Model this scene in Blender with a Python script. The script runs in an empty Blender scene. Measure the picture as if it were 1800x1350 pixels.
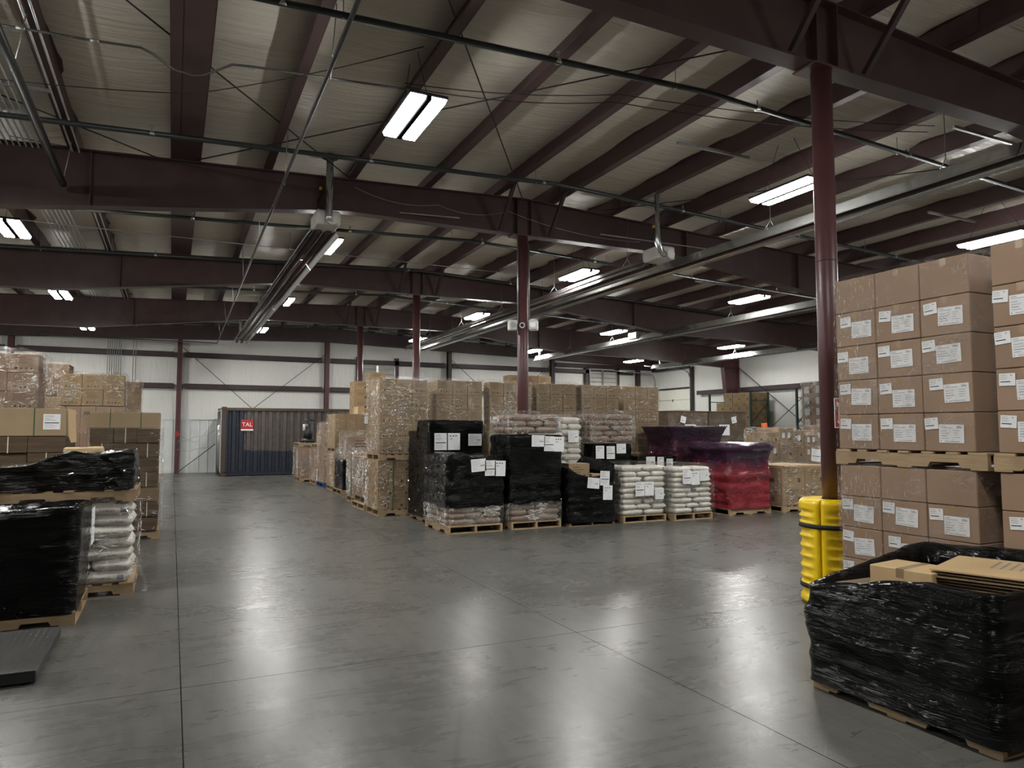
import bpy, bmesh, math, random
from mathutils import Vector, noise, Matrix
random.seed(7)
R = math.radians
C = bpy.context.scene.collection
sc = bpy.context.scene
# ---------------------------------------------------------------- camera, world, exposure
cam = bpy.data.objects.new('camera', bpy.data.cameras.new('camera')); C.objects.link(cam)
cam.location = (0, 0, 1.7)
cam.data.sensor_width = 36; cam.data.lens = 36 * 1250 / 1800
cam.rotation_euler = (R(90) + math.atan(82 / 1250), 0, -R(25.5))
cam.data.clip_end = 200
sc.camera = cam
w = bpy.data.worlds.new('world'); sc.world = w; w.use_nodes = True
w.node_tree.nodes['Background'].inputs[0].default_value = (.5, .55, .6, 1)
w.node_tree.nodes['Background'].inputs[1].default_value = 0.02
sc.view_settings.view_transform = 'Standard'; sc.view_settings.look = 'None'
sc.view_settings.exposure = 0.84; sc.view_settings.gamma = 1
sc.view_settings.use_curve_mapping = False
LAMP_L = 80.0
sc.cycles.use_denoising = True
sc.cycles.max_bounces = 7; sc.cycles.diffuse_bounces = 4; sc.cycles.glossy_bounces = 3
sc.cycles.transparent_max_bounces = 12; sc.cycles.transmission_bounces = 3
sc.cycles.sample_clamp_indirect = 4; sc.cycles.caustics_reflective = False; sc.cycles.caustics_refractive = False
sc.cycles.use_adaptive_sampling = True; sc.cycles.adaptive_threshold = 0.02

# ---------------------------------------------------------------- node helpers
class NT:
    def __init__(s, name):
        s.m = bpy.data.materials.new(name); s.m.use_nodes = True
        s.t = s.m.node_tree; s.n = s.t.nodes; s.l = s.t.links
        s.b = s.n['Principled BSDF']; s.out = s.n['Material Output']
    def add(s, typ, **kw):
        n = s.n.new(typ)
        for k, v in kw.items(): setattr(n, k, v)
        return n
    def link(s, a, b): s.l.new(a, b)
    def set(s, sock, v):
        if hasattr(v, 'is_output') or isinstance(v, bpy.types.NodeSocket): s.l.new(v, sock)
        else: sock.default_value = v
    def coord(s, kind='Object', scale=(1, 1, 1), rot=(0, 0, 0), loc=(0, 0, 0)):
        if kind == 'World':
            o = s.add('ShaderNodeNewGeometry').outputs['Position']
        else:
            o = s.add('ShaderNodeTexCoord').outputs[kind]
        mp = s.add('ShaderNodeMapping'); s.link(o, mp.inputs[0])
        mp.inputs['Scale'].default_value = scale; mp.inputs['Rotation'].default_value = rot; mp.inputs['Location'].default_value = loc
        return mp.outputs[0]
    def noise(s, vec, scale=5, detail=3, rough=.5, dist=0):
        n = s.add('ShaderNodeTexNoise'); s.link(vec, n.inputs['Vector'])
        n.inputs['Scale'].default_value = scale; n.inputs['Detail'].default_value = detail
        n.inputs['Roughness'].default_value = rough; n.inputs['Distortion'].default_value = dist
        return n.outputs['Fac']
    def ramp(s, f, *stops):
        n = s.add('ShaderNodeValToRGB'); s.link(f, n.inputs[0])
        e = n.color_ramp.elements
        while len(e) < len(stops): e.new(.5)
        for k, (p, c) in zip(e, stops):
            k.position = p; k.color = (c, c, c, 1) if not hasattr(c, '__len__') else (*c[:3], 1)
        return n.outputs[0]
    def math(s, op, a, b=0.0, c=0.0):
        n = s.add('ShaderNodeMath', operation=op)
        s.set(n.inputs[0], a); s.set(n.inputs[1], b)
        if op in ('MULTIPLY_ADD', 'COMPARE'): s.set(n.inputs[2], c)
        return n.outputs[0]
    def mix(s, f, a, b, mode='MIX'):
        n = s.add('ShaderNodeMix', data_type='RGBA', blend_type=mode)
        s.set(n.inputs[0], f)
        s.set(n.inputs[6], (*a, 1) if isinstance(a, tuple) and len(a) == 3 else a)
        s.set(n.inputs[7], (*b, 1) if isinstance(b, tuple) and len(b) == 3 else b)
        return n.outputs[2]
    def bump(s, h, strength=.3, dist=.02, prev=None):
        n = s.add('ShaderNodeBump'); s.link(h, n.inputs['Height'])
        n.inputs['Strength'].default_value = strength; n.inputs['Distance'].default_value = dist
        if prev is not None: s.link(prev, n.inputs['Normal'])
        return n.outputs[0]
    def xyz(s, vec):
        n = s.add('ShaderNodeSeparateXYZ'); s.link(vec, n.inputs[0]); return n.outputs
    def p(s, col=None, rough=None, metal=None, spec=None, normal=None):
        if col is not None: s.set(s.b.inputs['Base Color'], (*col, 1) if isinstance(col, tuple) else col)
        if rough is not None: s.set(s.b.inputs['Roughness'], rough)
        if metal is not None: s.set(s.b.inputs['Metallic'], metal)
        if spec is not None: s.set(s.b.inputs['Specular IOR Level'], spec)
        if normal is not None: s.set(s.b.inputs['Normal'], normal)
        return s.m

def simple(name, col, rough=.6, metal=0, spec=.5, var=.12, scale=6, bump=0.0, kind='Object'):
    t = NT(name); v = t.coord(kind)
    n = t.noise(v, scale, 4)
    c = t.mix(t.ramp(n, (.3, 0.0), (.7, 1.0)), tuple(x * (1 - var) for x in col), tuple(min(1, x * (1 + var)) for x in col))
    nr = t.bump(t.noise(v, scale * 6, 3), bump, .01) if bump else None
    return t.p(c, rough, metal, spec, nr)

def emis(name, col, st):
    t = NT(name); t.p((.9, .9, .9), .4)
    t.b.inputs['Emission Color'].default_value = (*col, 1); t.b.inputs['Emission Strength'].default_value = st
    return t.m

M = {}
M['steel'] = simple('oxide_red_steel', (.066, .038, .038), .45, 0, .4, .15, 3, .05)
M['steel_dark'] = simple('dark_red_steel', (.050, .032, .034), .5, 0, .35, .15, 3)
M['column'] = simple('column_paint', (.085, .034, .035), .38, 0, .45, .12, 4, .05)
M['black_pipe'] = simple('black_pipe', (.022, .028, .028), .35, 0, .5, .2, 8)
M['conduit'] = simple('galvanised_conduit', (.42, .43, .42), .38, .8, .5, .1, 10)
M['pipe_grey'] = simple('grey_painted_pipe', (.10, .10, .098), .4, .3, .5, .15, 8)
M['black_matt'] = simple('matt_black_gap', (.002, .002, .002), .9, 0, 0)
M['pleat'] = simple('white_film_glint_pleat', (.72, .70, .66), .12, 0, .8, .05)  # white colour stands in for light glinting off clear film pleats
M['black_pleat'] = simple('black_film_pleat', (.006, .006, .0065), .13, 0, .9, .05)
M['red_pleat'] = simple('red_film_pleat', (.34, .05, .07), .13, 0, .9, .2)
M['galv'] = simple('galvanised_steel', (.55, .56, .55), .22, .9, .5, .12, 9)
M['dark'] = simple('dark_plastic', (.012, .012, .013), .45, 0, .5, .2)
M['wire'] = simple('black_wire', (.012, .011, .011), .5)
M['white_plastic'] = simple('white_plastic', (.62, .61, .58), .4)
M['paper'] = simple('white_paper', (.70, .71, .72), .5, 0, .5, .05, 12)
M['ink'] = simple('black_ink', (.03, .03, .035), .5)
M['ink_grey'] = simple('grey_ink', (.22, .22, .23), .6)
M['print_brown'] = simple('carton_print', (.055, .034, .020), .7)
M['red_ink'] = simple('red_ink', (.38, .05, .03), .6)
M['lens'] = emis('lit_led_lens', (1.0, .99, .955), LAMP_L)
M['yellow'] = simple('yellow_polyethylene', (.80, .55, .006), .36, 0, .5, .06, 7, .04)
M['strap'] = simple('black_webbing', (.010, .011, .010), .7)
M['green_strap'] = simple('green_strap', (.03, .11, .05), .4)
M['cream_strap'] = simple('cream_strap', (.55, .50, .38), .45)
M['rack_green'] = simple('rack_green', (.018, .055, .040), .45)
M['rack_red'] = simple('rack_red', (.30, .045, .035), .45)
M['red'] = simple('sign_red', (.35, .015, .025), .4)
M['white'] = simple('sign_white', (.75, .75, .72), .4)
M['orange'] = simple('orange_plastic', (.80, .16, .03), .5)
M['brass'] = simple('yellow_valve', (.65, .38, .03), .4)
M['blue_pallet'] = simple('blue_pallet', (.015, .045, .16), .6)

def wood(name, a, b):
    t = NT(name); v = t.coord('Object', (3, 3, 3))
    n = t.noise(t.coord('Object', (2, 2, 40)), 2.5, 5, .6, .6)
    k = t.noise(v, 1.2, 2)
    c = t.mix(t.ramp(n, (.3, 0.0), (.72, 1.0)), a, b)
    c = t.mix(t.ramp(k, (.4, 0.0), (.75, .45)), c, (a[0] * .45, a[1] * .4, a[2] * .38))
    rnd = t.add('ShaderNodeObjectInfo').outputs['Random']
    c = t.mix(t.math('MULTIPLY', rnd, .35), c, (a[0] * .6, a[1] * .6, a[2] * .62))
    return t.p(c, .75, 0, .25, t.bump(n, .25, .004))
M['wood'] = wood('pallet_pine', (.33, .23, .135), (.50, .375, .23))
M['wood_old'] = wood('pallet_weathered', (.24, .16, .10), (.36, .26, .16))

def kraft(name, col, rough=.62):
    t = NT(name)
    v = t.coord('World', (1, 1, 1))
    n = t.noise(v, 2.2, 4); f = t.noise(t.coord('Object', (1, 1, .15)), 160, 2)
    c = t.mix(t.ramp(n, (.3, 0.0), (.7, 1.0)), tuple(x * .86 for x in col), tuple(x * 1.1 for x in col))
    rnd = t.add('ShaderNodeObjectInfo').outputs['Random']
    c = t.mix(t.math('MULTIPLY', rnd, .30), c, tuple(x * .72 for x in col))
    return t.p(c, rough, 0, .3, t.bump(f, .08, .002, t.bump(n, .15, .01)))
M['kraft'] = kraft('kraft_cardboard', (.29, .208, .122))
M['kraft_sleeve'] = kraft('kraft_cardboard_sleeve', (.30, .222, .132))
M['kraft_lit'] = kraft('kraft_cardboard_lit', (.56, .40, .215))  # brighter kraft colour stands in for strong light from above
M['kraft_warm'] = kraft('kraft_cardboard_warm', (.31, .212, .115))
M['kraft_rose'] = kraft('kraft_cardboard_rose', (.30, .20, .135))
M['kraft_dark'] = kraft('kraft_cardboard_dark', (.15, .095, .055))
M['kraft_light'] = kraft('kraft_cardboard_light', (.46, .335, .19))
M['tape'] = simple('brown_tape', (.30, .20, .11), .25)

def flute(name, col):          # edges of stacked flat cardboard
    t = NT(name); v = t.coord('World')
    z = t.xyz(v)[2]
    wv = t.math('SINE', t.math('MULTIPLY', t.math('ADD', z, t.math('MULTIPLY', t.noise(v, 1.5, 2), .02)), 420))
    b = t.noise(t.coord('World', (1.2, 1.2, 9)), 2.6, 3)
    c = t.mix(t.math('MULTIPLY_ADD', wv, .5, .5), tuple(x * .5 for x in col), col)
    c = t.mix(t.ramp(b, (.35, 0.0), (.6, .6)), c, tuple(x * .45 for x in col))
    return t.p(c, .85, 0, .15, t.bump(wv, .5, .004))
M['flute'] = flute('flat_cardboard_edges', (.155, .108, .07))
M['flute_light'] = flute('flat_cardboard_edges_light', (.28, .20, .12))

# ------- floor
def floor_mat():
    t = NT('polished_concrete'); v = t.coord('World')
    big = t.noise(v, .55, 5, .6, .6)
    st = t.noise(t.coord('World', (.7, 3.2, 1), (0, 0, R(14))), 1.7, 6, .68, 1.2)
    st2 = t.noise(t.coord('World', (4.5, .8, 1), (0, 0, R(-9))), 2.2, 5, .65, .8)
    fine = t.noise(v, 45, 3)
    c = t.mix(t.ramp(big, (.3, 0.0), (.7, 1.0)), (.070, .069, .061), (.114, .112, .100))
    c = t.mix(t.ramp(st, (.42, 0.0), (.70, .38)), c, (.152, .148, .132))
    st3 = t.noise(t.coord('World', (2.2, 15, 1), (0, 0, R(20))), 2.4, 5, .7, 1.0)
    c = t.mix(t.ramp(st3, (.46, 0.0), (.72, .22)), c, (.17, .166, .148))
    c = t.mix(t.ramp(st3, (.30, .35), (.46, 0.0)), c, (.045, .044, .039))
    c = t.mix(t.ramp(st2, (.40, .5), (.56, 0.0)), c, (.068, .066, .061))
    # thin tyre scuffs and scratches
    vo = t.add('ShaderNodeTexVoronoi', feature='DISTANCE_TO_EDGE')
    t.link(t.coord('World', (.34, .52, 1), (0, 0, R(31))), vo.inputs['Vector']); vo.inputs['Scale'].default_value = 1.0
    scr = t.ramp(vo.outputs['Distance'], (.0, .55), (.006, 0.0))
    gate = t.ramp(t.noise(v, .9, 2), (.46, 0.0), (.58, 1.0))
    c = t.mix(t.math('MULTIPLY', scr, gate), c, (.045, .043, .040))
    vo2 = t.add('ShaderNodeTexVoronoi', feature='DISTANCE_TO_EDGE')
    t.link(t.coord('World', (.9, 1.5, 1), (0, 0, R(-48))), vo2.inputs['Vector']); vo2.inputs['Scale'].default_value = 1.3
    scr2 = t.ramp(vo2.outputs['Distance'], (.0, .45), (.008, 0.0))
    gate2 = t.ramp(t.noise(t.coord('World', (1, 1, 1), (0, 0, 0), (7, 3, 0)), 1.3, 2), (.54, 0.0), (.64, 1.0))
    c = t.mix(t.math('MULTIPLY', scr2, gate2), c, (.27, .265, .25))
    c = t.mix(t.ramp(fine, (.3, .12), (.7, 0.0)), c, (.06, .06, .055))
    r = t.ramp(t.math('ADD', t.math('MULTIPLY', st, .5), t.math('MULTIPLY', big, .5)), (.35, .245), (.65, .32))
    nb = t.bump(t.noise(v, 14, 4), .055, .01, t.bump(t.noise(v, 2.5, 2), .05, .02))
    return t.p(c, r, 0, .21, nb)
M['floor'] = floor_mat()
M['joint'] = simple('joint_filler', (.006, .0055, .005), .95, 0, .1)

# ------- vinyl faced insulation
def vinyl(name, col, sc_, st=.35, rough=.34):
    t = NT(name); v = t.coord('World', sc_)
    n1 = t.noise(v, 1.0, 5, .62, 1.0)
    n2 = t.noise(t.coord('World', tuple(a * 3.1 for a in sc_)), 1.0, 3, .6, .6)
    b = t.noise(t.coord('World'), .5, 3)
    c = t.mix(t.ramp(b, (.3, 0.0), (.7, 1.0)), tuple(x * .9 for x in col), col)
    n = t.bump(n2, st * .5, .02, t.bump(n1, st, .05))
    return t.p(c, rough, 0, .5, n)
M['ceiling'] = vinyl('white_vinyl_roof_insulation', (.76, .71, .615), (.5, 7.5, 1), .9, .26)
M['wall'] = vinyl('white_vinyl_wall_insulation', (.74, .74, .70), (5.5, 5.5, .5), .85, .30)
M['liner'] = simple('white_liner_panel', (.66, .68, .67), .35, 0, .5, .05, 3)
M['door'] = simple('cream_door_panel', (.66, .66, .58), .4, 0, .5, .04, 3)
M['louver'] = simple('louver_aluminium', (.50, .51, .47), .38, .3, .5, .1, 5)

# ------- films
def film_dark(name, col, rough=.2, st=.8, col2=None, zlo=0, zhi=1, sparkle=.5):
    t = NT(name); v = t.coord('World', (.75, .75, 9), (R(7), R(5), 0))
    n1 = t.noise(v, 2.2, 5, .62, .7)
    n2 = t.noise(t.coord('World', (1.5, 1.5, 24), (R(-7), R(6), 0)), 3.0, 4, .6, .5)
    n3 = t.noise(t.coord('World', (1, 1, 1)), 16, 3, .6, 1.2)
    c = col
    if col2:
        z = t.xyz(t.coord('World'))[2]
        zz = t.math('ADD', z, t.math('MULTIPLY', t.math('SUBTRACT', t.noise(t.coord('World', (1, 1, 2.5)), 1.6, 3), .5), .5))
        f = t.math('DIVIDE', t.math('SUBTRACT', zz, zlo), zhi - zlo)
        c = t.mix(t.ramp(f, (.15, col), (.5, tuple((a + b) * .5 for a, b in zip(col, col2))), (.85, col2)), (1, 1, 1), (1, 1, 1), 'MIX')
        c = t.ramp(f, (.15, col), (.5, tuple((a + b) * .45 for a, b in zip(col, col2))), (.85, col2))
    def ridge(n, w_): return t.ramp(t.math('ABSOLUTE', t.math('SUBTRACT', n, .5)), (0.0, 1.0), (w_, 0.0))
    gate = t.ramp(t.noise(t.coord('World', (1, 1, 1.6)), 2.6, 3, .6, .8), (.46, 0.0), (.62, 1.0))
    cr = t.math('MULTIPLY', t.math('MAXIMUM', ridge(n2, .035), t.math('MULTIPLY', ridge(n1, .03), 1.6)), t.math('MULTIPLY_ADD', gate, .92, .08))
    nb = t.bump(t.math('MULTIPLY', n3, gate), st * .22, .02, t.bump(cr, st, .014, t.bump(n1, st * .22, .05)))
    return t.p(c, rough, 0, sparkle, nb)
M['black_film'] = film_dark('black_stretch_film', (.0022, .0024, .0026), .09, .65, sparkle=.16)
M['red_film'] = film_dark('red_stretch_film', (.26, .022, .034), .22, .8, (.034, .011, .032), .72, 1.22)
M['purple_film'] = film_dark('purple_stretch_film', (.055, .010, .022), .22, .8, (.030, .011, .030), .9, 1.7)

def clear(name, lo=.10, hi=.5, milky_glint=.35, tint=(.90, .87, .80), rough=.07, cs=1.0):
    t = NT(name)
    n1 = t.noise(t.coord('World', (2.0, 2.0, 4), (R(12), R(9), 0)), 2.2, 5, .65, 1.6)
    n2 = t.noise(t.coord('World', (5, 5, 14), (R(-16), R(14), 0)), 2.4, 4, .62, 1.4)
    n3 = t.noise(t.coord('World'), 22, 3, .6, 1.2)
    def ridge(n, w_): return t.ramp(t.math('ABSOLUTE', t.math('SUBTRACT', n, .5)), (0.0, 1.0), (w_, 0.0))
    r1, r2 = ridge(n1, .022), ridge(n2, .03)
    nb = t.bump(n3, 1.0, .045, t.bump(n2, 1.0, .06, t.bump(n1, .9, .08)))
    g = t.add('ShaderNodeBsdfGlossy'); g.inputs['Roughness'].default_value = rough; g.inputs['Color'].default_value = (1, 1, 1, 1)
    t.link(nb, g.inputs['Normal'])
    d = t.add('ShaderNodeBsdfDiffuse'); d.inputs['Color'].default_value = (*tint, 1); t.link(nb, d.inputs['Normal'])
    m1 = t.add('ShaderNodeMixShader'); m1.inputs[0].default_value = milky_glint; t.link(g.outputs[0], m1.inputs[1]); t.link(d.outputs[0], m1.inputs[2])  # diffuse white in the creases paints in sparkle besides the film's milkiness
    tr = t.add('ShaderNodeBsdfTransparent'); tr.inputs['Color'].default_value = (.98, .975, .97, 1)
    m2 = t.add('ShaderNodeMixShader')
    gate = t.ramp(t.noise(t.coord('World'), 3.1, 3, .6), (.47, 0.0), (.60, 1.0))
    cre = t.math('MULTIPLY', t.math('MAXIMUM', r1, t.math('MULTIPLY', r2, .45)), t.math('MULTIPLY_ADD', gate, .9, .1))
    f = t.math('MULTIPLY_ADD', cre, hi, t.math('MULTIPLY_ADD', gate, lo, lo * .6))
    t.link(f, m2.inputs[0]); t.link(tr.outputs[0], m2.inputs[1]); t.link(m1.outputs[0], m2.inputs[2])
    t.link(m2.outputs[0], t.out.inputs[0])
    return t.m
M['clear'] = clear('clear_stretch_film', .05, .8, .42, rough=.12)
M['clear_thin'] = clear('thin_clear_film', .03, .5, .42, rough=.12)
M['clear_heavy'] = clear('layered_clear_film', .12, .9, .45, rough=.13)

# ------- bags
def bag_mat(name, col, print_col, pale=False):
    t = NT(name); v = t.coord('Object'); x, y, z = t.xyz(v)
    n = t.noise(t.coord('World'), 7, 4, .6, .8); n2 = t.noise(t.coord('World'), 26, 3)
    c = t.mix(t.ramp(n, (.3, 0.0), (.7, 1.0)), tuple(a * .82 for a in col), col)
    def inside(s, cen, half): return t.math('LESS_THAN', t.math('ABSOLUTE', t.math('SUBTRACT', s, cen)), half)
    sq = t.math('MULTIPLY', inside(x, .19, .030), inside(z, -.004, .022))
    tx = t.math('MULTIPLY', inside(x, -.02, .13), inside(z, -.006, .007))
    ch = t.ramp(t.noise(t.coord('Object', (90, 1, 20)), 1.5, 1), (.47, 0.0), (.53, 1.0))
    c = t.mix(t.math('MULTIPLY', sq, .85), c, print_col)
    c = t.mix(t.math('MULTIPLY', t.math('MULTIPLY', tx, ch), .8), c, (.07, .03, .03))
    rnd = t.add('ShaderNodeObjectInfo').outputs['Random']
    c = t.mix(t.math('MULTIPLY', rnd, .25), c, tuple(a * .72 for a in col))
    return t.p(c, .36, 0, .5, t.bump(n2, .25, .01, t.bump(n, .5, .04)))
M['bag_white'] = bag_mat('white_woven_bag', (.66, .64, .58), (.06, .08, .16))
M['bag_brown'] = bag_mat('brown_paper_bag', (.25, .175, .13), (.20, .32, .32))

def container_mat():
    t = NT('container_paint'); v = t.coord('Object'); x, y, z = t.xyz(v)
    n = t.noise(v, 1.6, 5, .65, .7); n2 = t.noise(v, 9, 4)
    w_ = t.math('MULTIPLY', t.math('SUBTRACT', n, .5), .22)
    top = t.math('GREATER_THAN', t.math('ADD', z, w_), .93)
    rt = t.math('GREATER_THAN', t.math('ADD', x, t.math('MULTIPLY', w_, .5)), .80)
    rt2 = t.math('GREATER_THAN', t.math('ADD', x, w_), 3.0)
    patch = t.math('MULTIPLY', rt, t.math('MAXIMUM', top, rt2))
    blue = t.mix(t.ramp(n2, (.3, 0.0), (.7, 1.0)), (.010, .014, .025), (.019, .025, .038))
    fade = t.mix(t.ramp(n2, (.3, 0.0), (.75, 1.0)), (.056, .047, .043), (.096, .082, .075))
    c = t.mix(patch, blue, fade)
    rust = t.ramp(t.noise(v, 4.5, 6, .75), (.60, 0.0), (.68, 1.0))
    c = t.mix(t.math('MULTIPLY', rust, .6), c, (.07, .032, .018))
    return t.p(c, .5, 0, .4)
M['container'] = container_mat()
def rusty():
    t = NT('rusty_container_post'); v = t.coord('Object'); n = t.noise(v, 3.5, 6, .75)
    c = t.mix(t.ramp(n, (.42, 0.0), (.56, 1.0)), (.060, .050, .043), (.070, .040, .028))
    return t.p(c, .7, 0, .3)
M['rust'] = rusty()
M['tread'] = simple('steel_tread_plate', (.07, .068, .066), .42, .35, .5, .2, 6)

# ---------------------------------------------------------------- mesh helpers
class MB:
    def __init__(s): s.v = []; s.f = []; s.mi = []; s.sm = []
    def quad(s, pts, mi=0, sm=False):
        k = len(s.v); s.v += [tuple(p) for p in pts]; s.f.append(tuple(range(k, k + len(pts)))); s.mi.append(mi); s.sm.append(sm)
    def box(s, x0, x1, y0, y1, z0, z1, mi=0, c=0.0):
        if c:
            bm = bmesh.new(); bmesh.ops.create_cube(bm, size=1)
            bmesh.ops.scale(bm, vec=(x1 - x0, y1 - y0, z1 - z0), verts=bm.verts)
            bmesh.ops.translate(bm, vec=((x0 + x1) / 2, (y0 + y1) / 2, (z0 + z1) / 2), verts=bm.verts)
            bmesh.ops.bevel(bm, geom=list(bm.edges), offset=c, segments=1, affect='EDGES')
            k = len(s.v); s.v += [tuple(v.co) for v in bm.verts]; bm.verts.index_update()
            for f in bm.faces: s.f.append(tuple(k + v.index for v in f.verts)); s.mi.append(mi); s.sm.append(False)
            bm.free(); return s
        k = len(s.v)
        s.v += [(x0, y0, z0), (x1, y0, z0), (x1, y1, z0), (x0, y1, z0), (x0, y0, z1), (x1, y0, z1), (x1, y1, z1), (x0, y1, z1)]
        for f in ((0, 3, 2, 1), (4, 5, 6, 7), (0, 1, 5, 4), (1, 2, 6, 5), (2, 3, 7, 6), (3, 0, 4, 7)):
            s.f.append(tuple(k + i for i in f)); s.mi.append(mi); s.sm.append(False)
        return s
    def beam(s, p0, p1, w_, h_, mi=0):      # oriented box from p0 to p1
        p0 = Vector(p0); p1 = Vector(p1); d = (p1 - p0).normalized()
        a = d.cross(Vector((0, 0, 1)));
        if a.length < 1e-3: a = Vector((1, 0, 0))
        a.normalize(); b = d.cross(a).normalized()
        k = len(s.v)
        for p in (p0, p1):
            for sa, sb in ((-1, -1), (1, -1), (1, 1), (-1, 1)): s.v.append(tuple(p + a * sa * w_ / 2 + b * sb * h_ / 2))
        for f in ((0, 1, 2, 3), (7, 6, 5, 4), (0, 4, 5, 1), (1, 5, 6, 2), (2, 6, 7, 3), (3, 7, 4, 0)):
            s.f.append(tuple(k + i for i in f)); s.mi.append(mi); s.sm.append(False)
        return s
    def tube(s, pts, r, n=8, mi=0, cap=True):
        pts = [Vector(p) for p in pts]; rings = []
        for i, p in enumerate(pts):
            d = (pts[min(i + 1, len(pts) - 1)] - pts[max(i - 1, 0)]).normalized()
            a = d.cross(Vector((0, 0, 1)))
            if a.length < 1e-3: a = Vector((1, 0, 0))
            a.normalize(); b = d.cross(a)
            rr = r[i] if hasattr(r, '__len__') else r
            k = len(s.v); rings.append(k)
            for j in range(n):
                t_ = 2 * math.pi * j / n; s.v.append(tuple(p + (a * math.cos(t_) + b * math.sin(t_)) * rr))
        for q in range(len(rings) - 1):
            for j in range(n):
                s.f.append((rings[q] + j, rings[q] + (j + 1) % n, rings[q + 1] + (j + 1) % n, rings[q + 1] + j)); s.mi.append(mi); s.sm.append(True)
        if cap:
            s.f.append(tuple(rings[0] + j for j in reversed(range(n)))); s.mi.append(mi); s.sm.append(False)
            s.f.append(tuple(rings[-1] + j for j in range(n))); s.mi.append(mi); s.sm.append(False)
        return s
    def prism(s, poly, ax, a0, a1, mi=0):    # poly in the plane of the other two axes
        def P(u, v_, a): return {'x': (a, u, v_), 'y': (u, a, v_), 'z': (u, v_, a)}[ax]
        n = len(poly); k = len(s.v)
        s.v += [P(u, v_, a0) for u, v_ in poly] + [P(u, v_, a1) for u, v_ in poly]
        s.f.append(tuple(k + i for i in range(n))); s.f.append(tuple(k + n + i for i in reversed(range(n))))
        s.mi += [mi, mi]; s.sm += [False, False]
        for i in range(n):
            s.f.append((k + i, k + n + i, k + n + (i + 1) % n, k + (i + 1) % n)); s.mi.append(mi); s.sm.append(False)
        return s
    def mesh(s, name, mats):
        me = bpy.data.meshes.new(name); me.from_pydata(s.v, [], s.f)
        for m in (mats if isinstance(mats, (list, tuple)) else [mats]): me.materials.append(m)
        me.polygons.foreach_set('material_index', s.mi); me.polygons.foreach_set('use_smooth', s.sm)
        bm = bmesh.new(); bm.from_mesh(me); bmesh.ops.recalc_face_normals(bm, faces=bm.faces); bm.to_mesh(me); bm.free()
        me.update(); return me

def obj(name, data, mats=None, parent=None, loc=(0, 0, 0), rz=0.0, rot=None):
    if isinstance(data, MB): data = data.mesh(name, mats)
    o = bpy.data.objects.new(name, data); C.objects.link(o)
    o.location = loc; o.rotation_euler = rot if rot else (0, 0, rz)
    if parent is not None: o.parent = parent
    return o
def tag(o, label, cat, group=None, kind=None):
    o['label'] = label; o['category'] = cat
    if group: o['group'] = group
    if kind: o['kind'] = kind
    assert 4 <= len(label.split()) <= 16, label
    return o
def thing(name, label, cat, loc=(0, 0, 0), rz=0.0, group=None):
    o = bpy.data.objects.new(name, None); C.objects.link(o); o.location = loc; o.rotation_euler = (0, 0, rz)
    o.empty_display_size = .1
    return tag(o, label, cat, group)
def structure(name, parent=None, mb=None, mats=None, label=None, loc=(0, 0, 0)):
    o = obj(name, mb, mats, parent, loc) if mb else bpy.data.objects.new(name, None)
    if not mb: C.objects.link(o); o.location = loc
    if parent is None: o['kind'] = 'structure'
    if label: o['label'] = label
    return o

def text_mb(mb, s, size, origin, ux, uy, mi, ext=0):
    cu = bpy.data.curves.new('t', 'FONT'); cu.body = s; cu.size = size; cu.fill_mode = 'FRONT'; cu.resolution_u = 3
    o = bpy.data.objects.new('t', cu); C.objects.link(o)
    dg = bpy.context.evaluated_depsgraph_get(); me = o.evaluated_get(dg).to_mesh()
    k = len(mb.v); ux = Vector(ux); uy = Vector(uy); og = Vector(origin)
    wdt = max((v.co.x for v in me.vertices), default=0)
    for v in me.vertices: mb.v.append(tuple(og + ux * v.co.x + uy * v.co.y))
    for f in me.polygons: mb.f.append(tuple(k + i for i in f.vertices)); mb.mi.append(mi); mb.sm.append(False)
    o.evaluated_get(dg).to_mesh_clear(); bpy.data.objects.remove(o); bpy.data.curves.remove(cu)
    return wdt

def rt_(x): return 6.16 - .04 * abs(x - 6)
XL, XR, YF, YB = -11.8, 23.7, -6.0, 31.7
FR = [5.1, 12.1, 18.7, 25.2]

# ================================================================ FLOOR
fl = structure('floor', None, MB().box(XL, XR, YF, YB, -.06, -.0006), M['joint'])
xs = [XL] + [.1 + 3.03 * k for k in range(-3, 8)] + [XR]
ys = [YF] + [5.3 + 3.42 * k for k in range(-3, 8)] + [YB]
for i in range(len(xs) - 1):
    for j in range(len(ys) - 1):
        a, b, c_, d = xs[i], xs[i + 1], ys[j], ys[j + 1]
        if b - a < .05 or d - c_ < .05: continue
        g = .0038
        obj('concrete_slab', MB().box(a + g, b - g, c_ + g, d - g, -.04, 0), M['floor'], fl)

# ================================================================ ROOF
ceil = structure('ceiling')
PX = [5.47 - 1.37 * k for k in range(13)] + [6.53 + 1.37 * k for k in range(13)]
PX = sorted(x for x in PX if XL + .2 < x < XR - .2)
def purlin(x):
    h, t_, fw = .29, .006, .125
    s_ = 1 if x < 6 else -1
    zb = rt_(x)
    m = MB()
    m.box(-t_ / 2, t_ / 2, YF, YB, 0, h)
    m.box(-fw if s_ > 0 else 0, 0 if s_ > 0 else fw, YF, YB, 0, t_)
    m.box(0 if s_ > 0 else -fw, fw if s_ > 0 else 0, YF, YB, h - t_, h)
    if abs(x) < .1: m.box(0, .30, YF, YB, 0, t_); m.box(.294, .30, YF, YB, 0, h)
    lx = -fw if s_ > 0 else fw
    m.box(lx - t_ / 2, lx + t_ / 2, YF, YB, 0, .022)
    for y in FR:     # lap joint of the next length over each frame
        m.box(-.012, .012, y - .5, y + .5, .01, h - .01)
    return obj('purlin', m, M['steel'], ceil, (x, 0, zb))
for x in PX: purlin(x)
edges = [XL] + PX + [XR]
bays = [YF, -1.6, *FR, YB]
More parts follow.
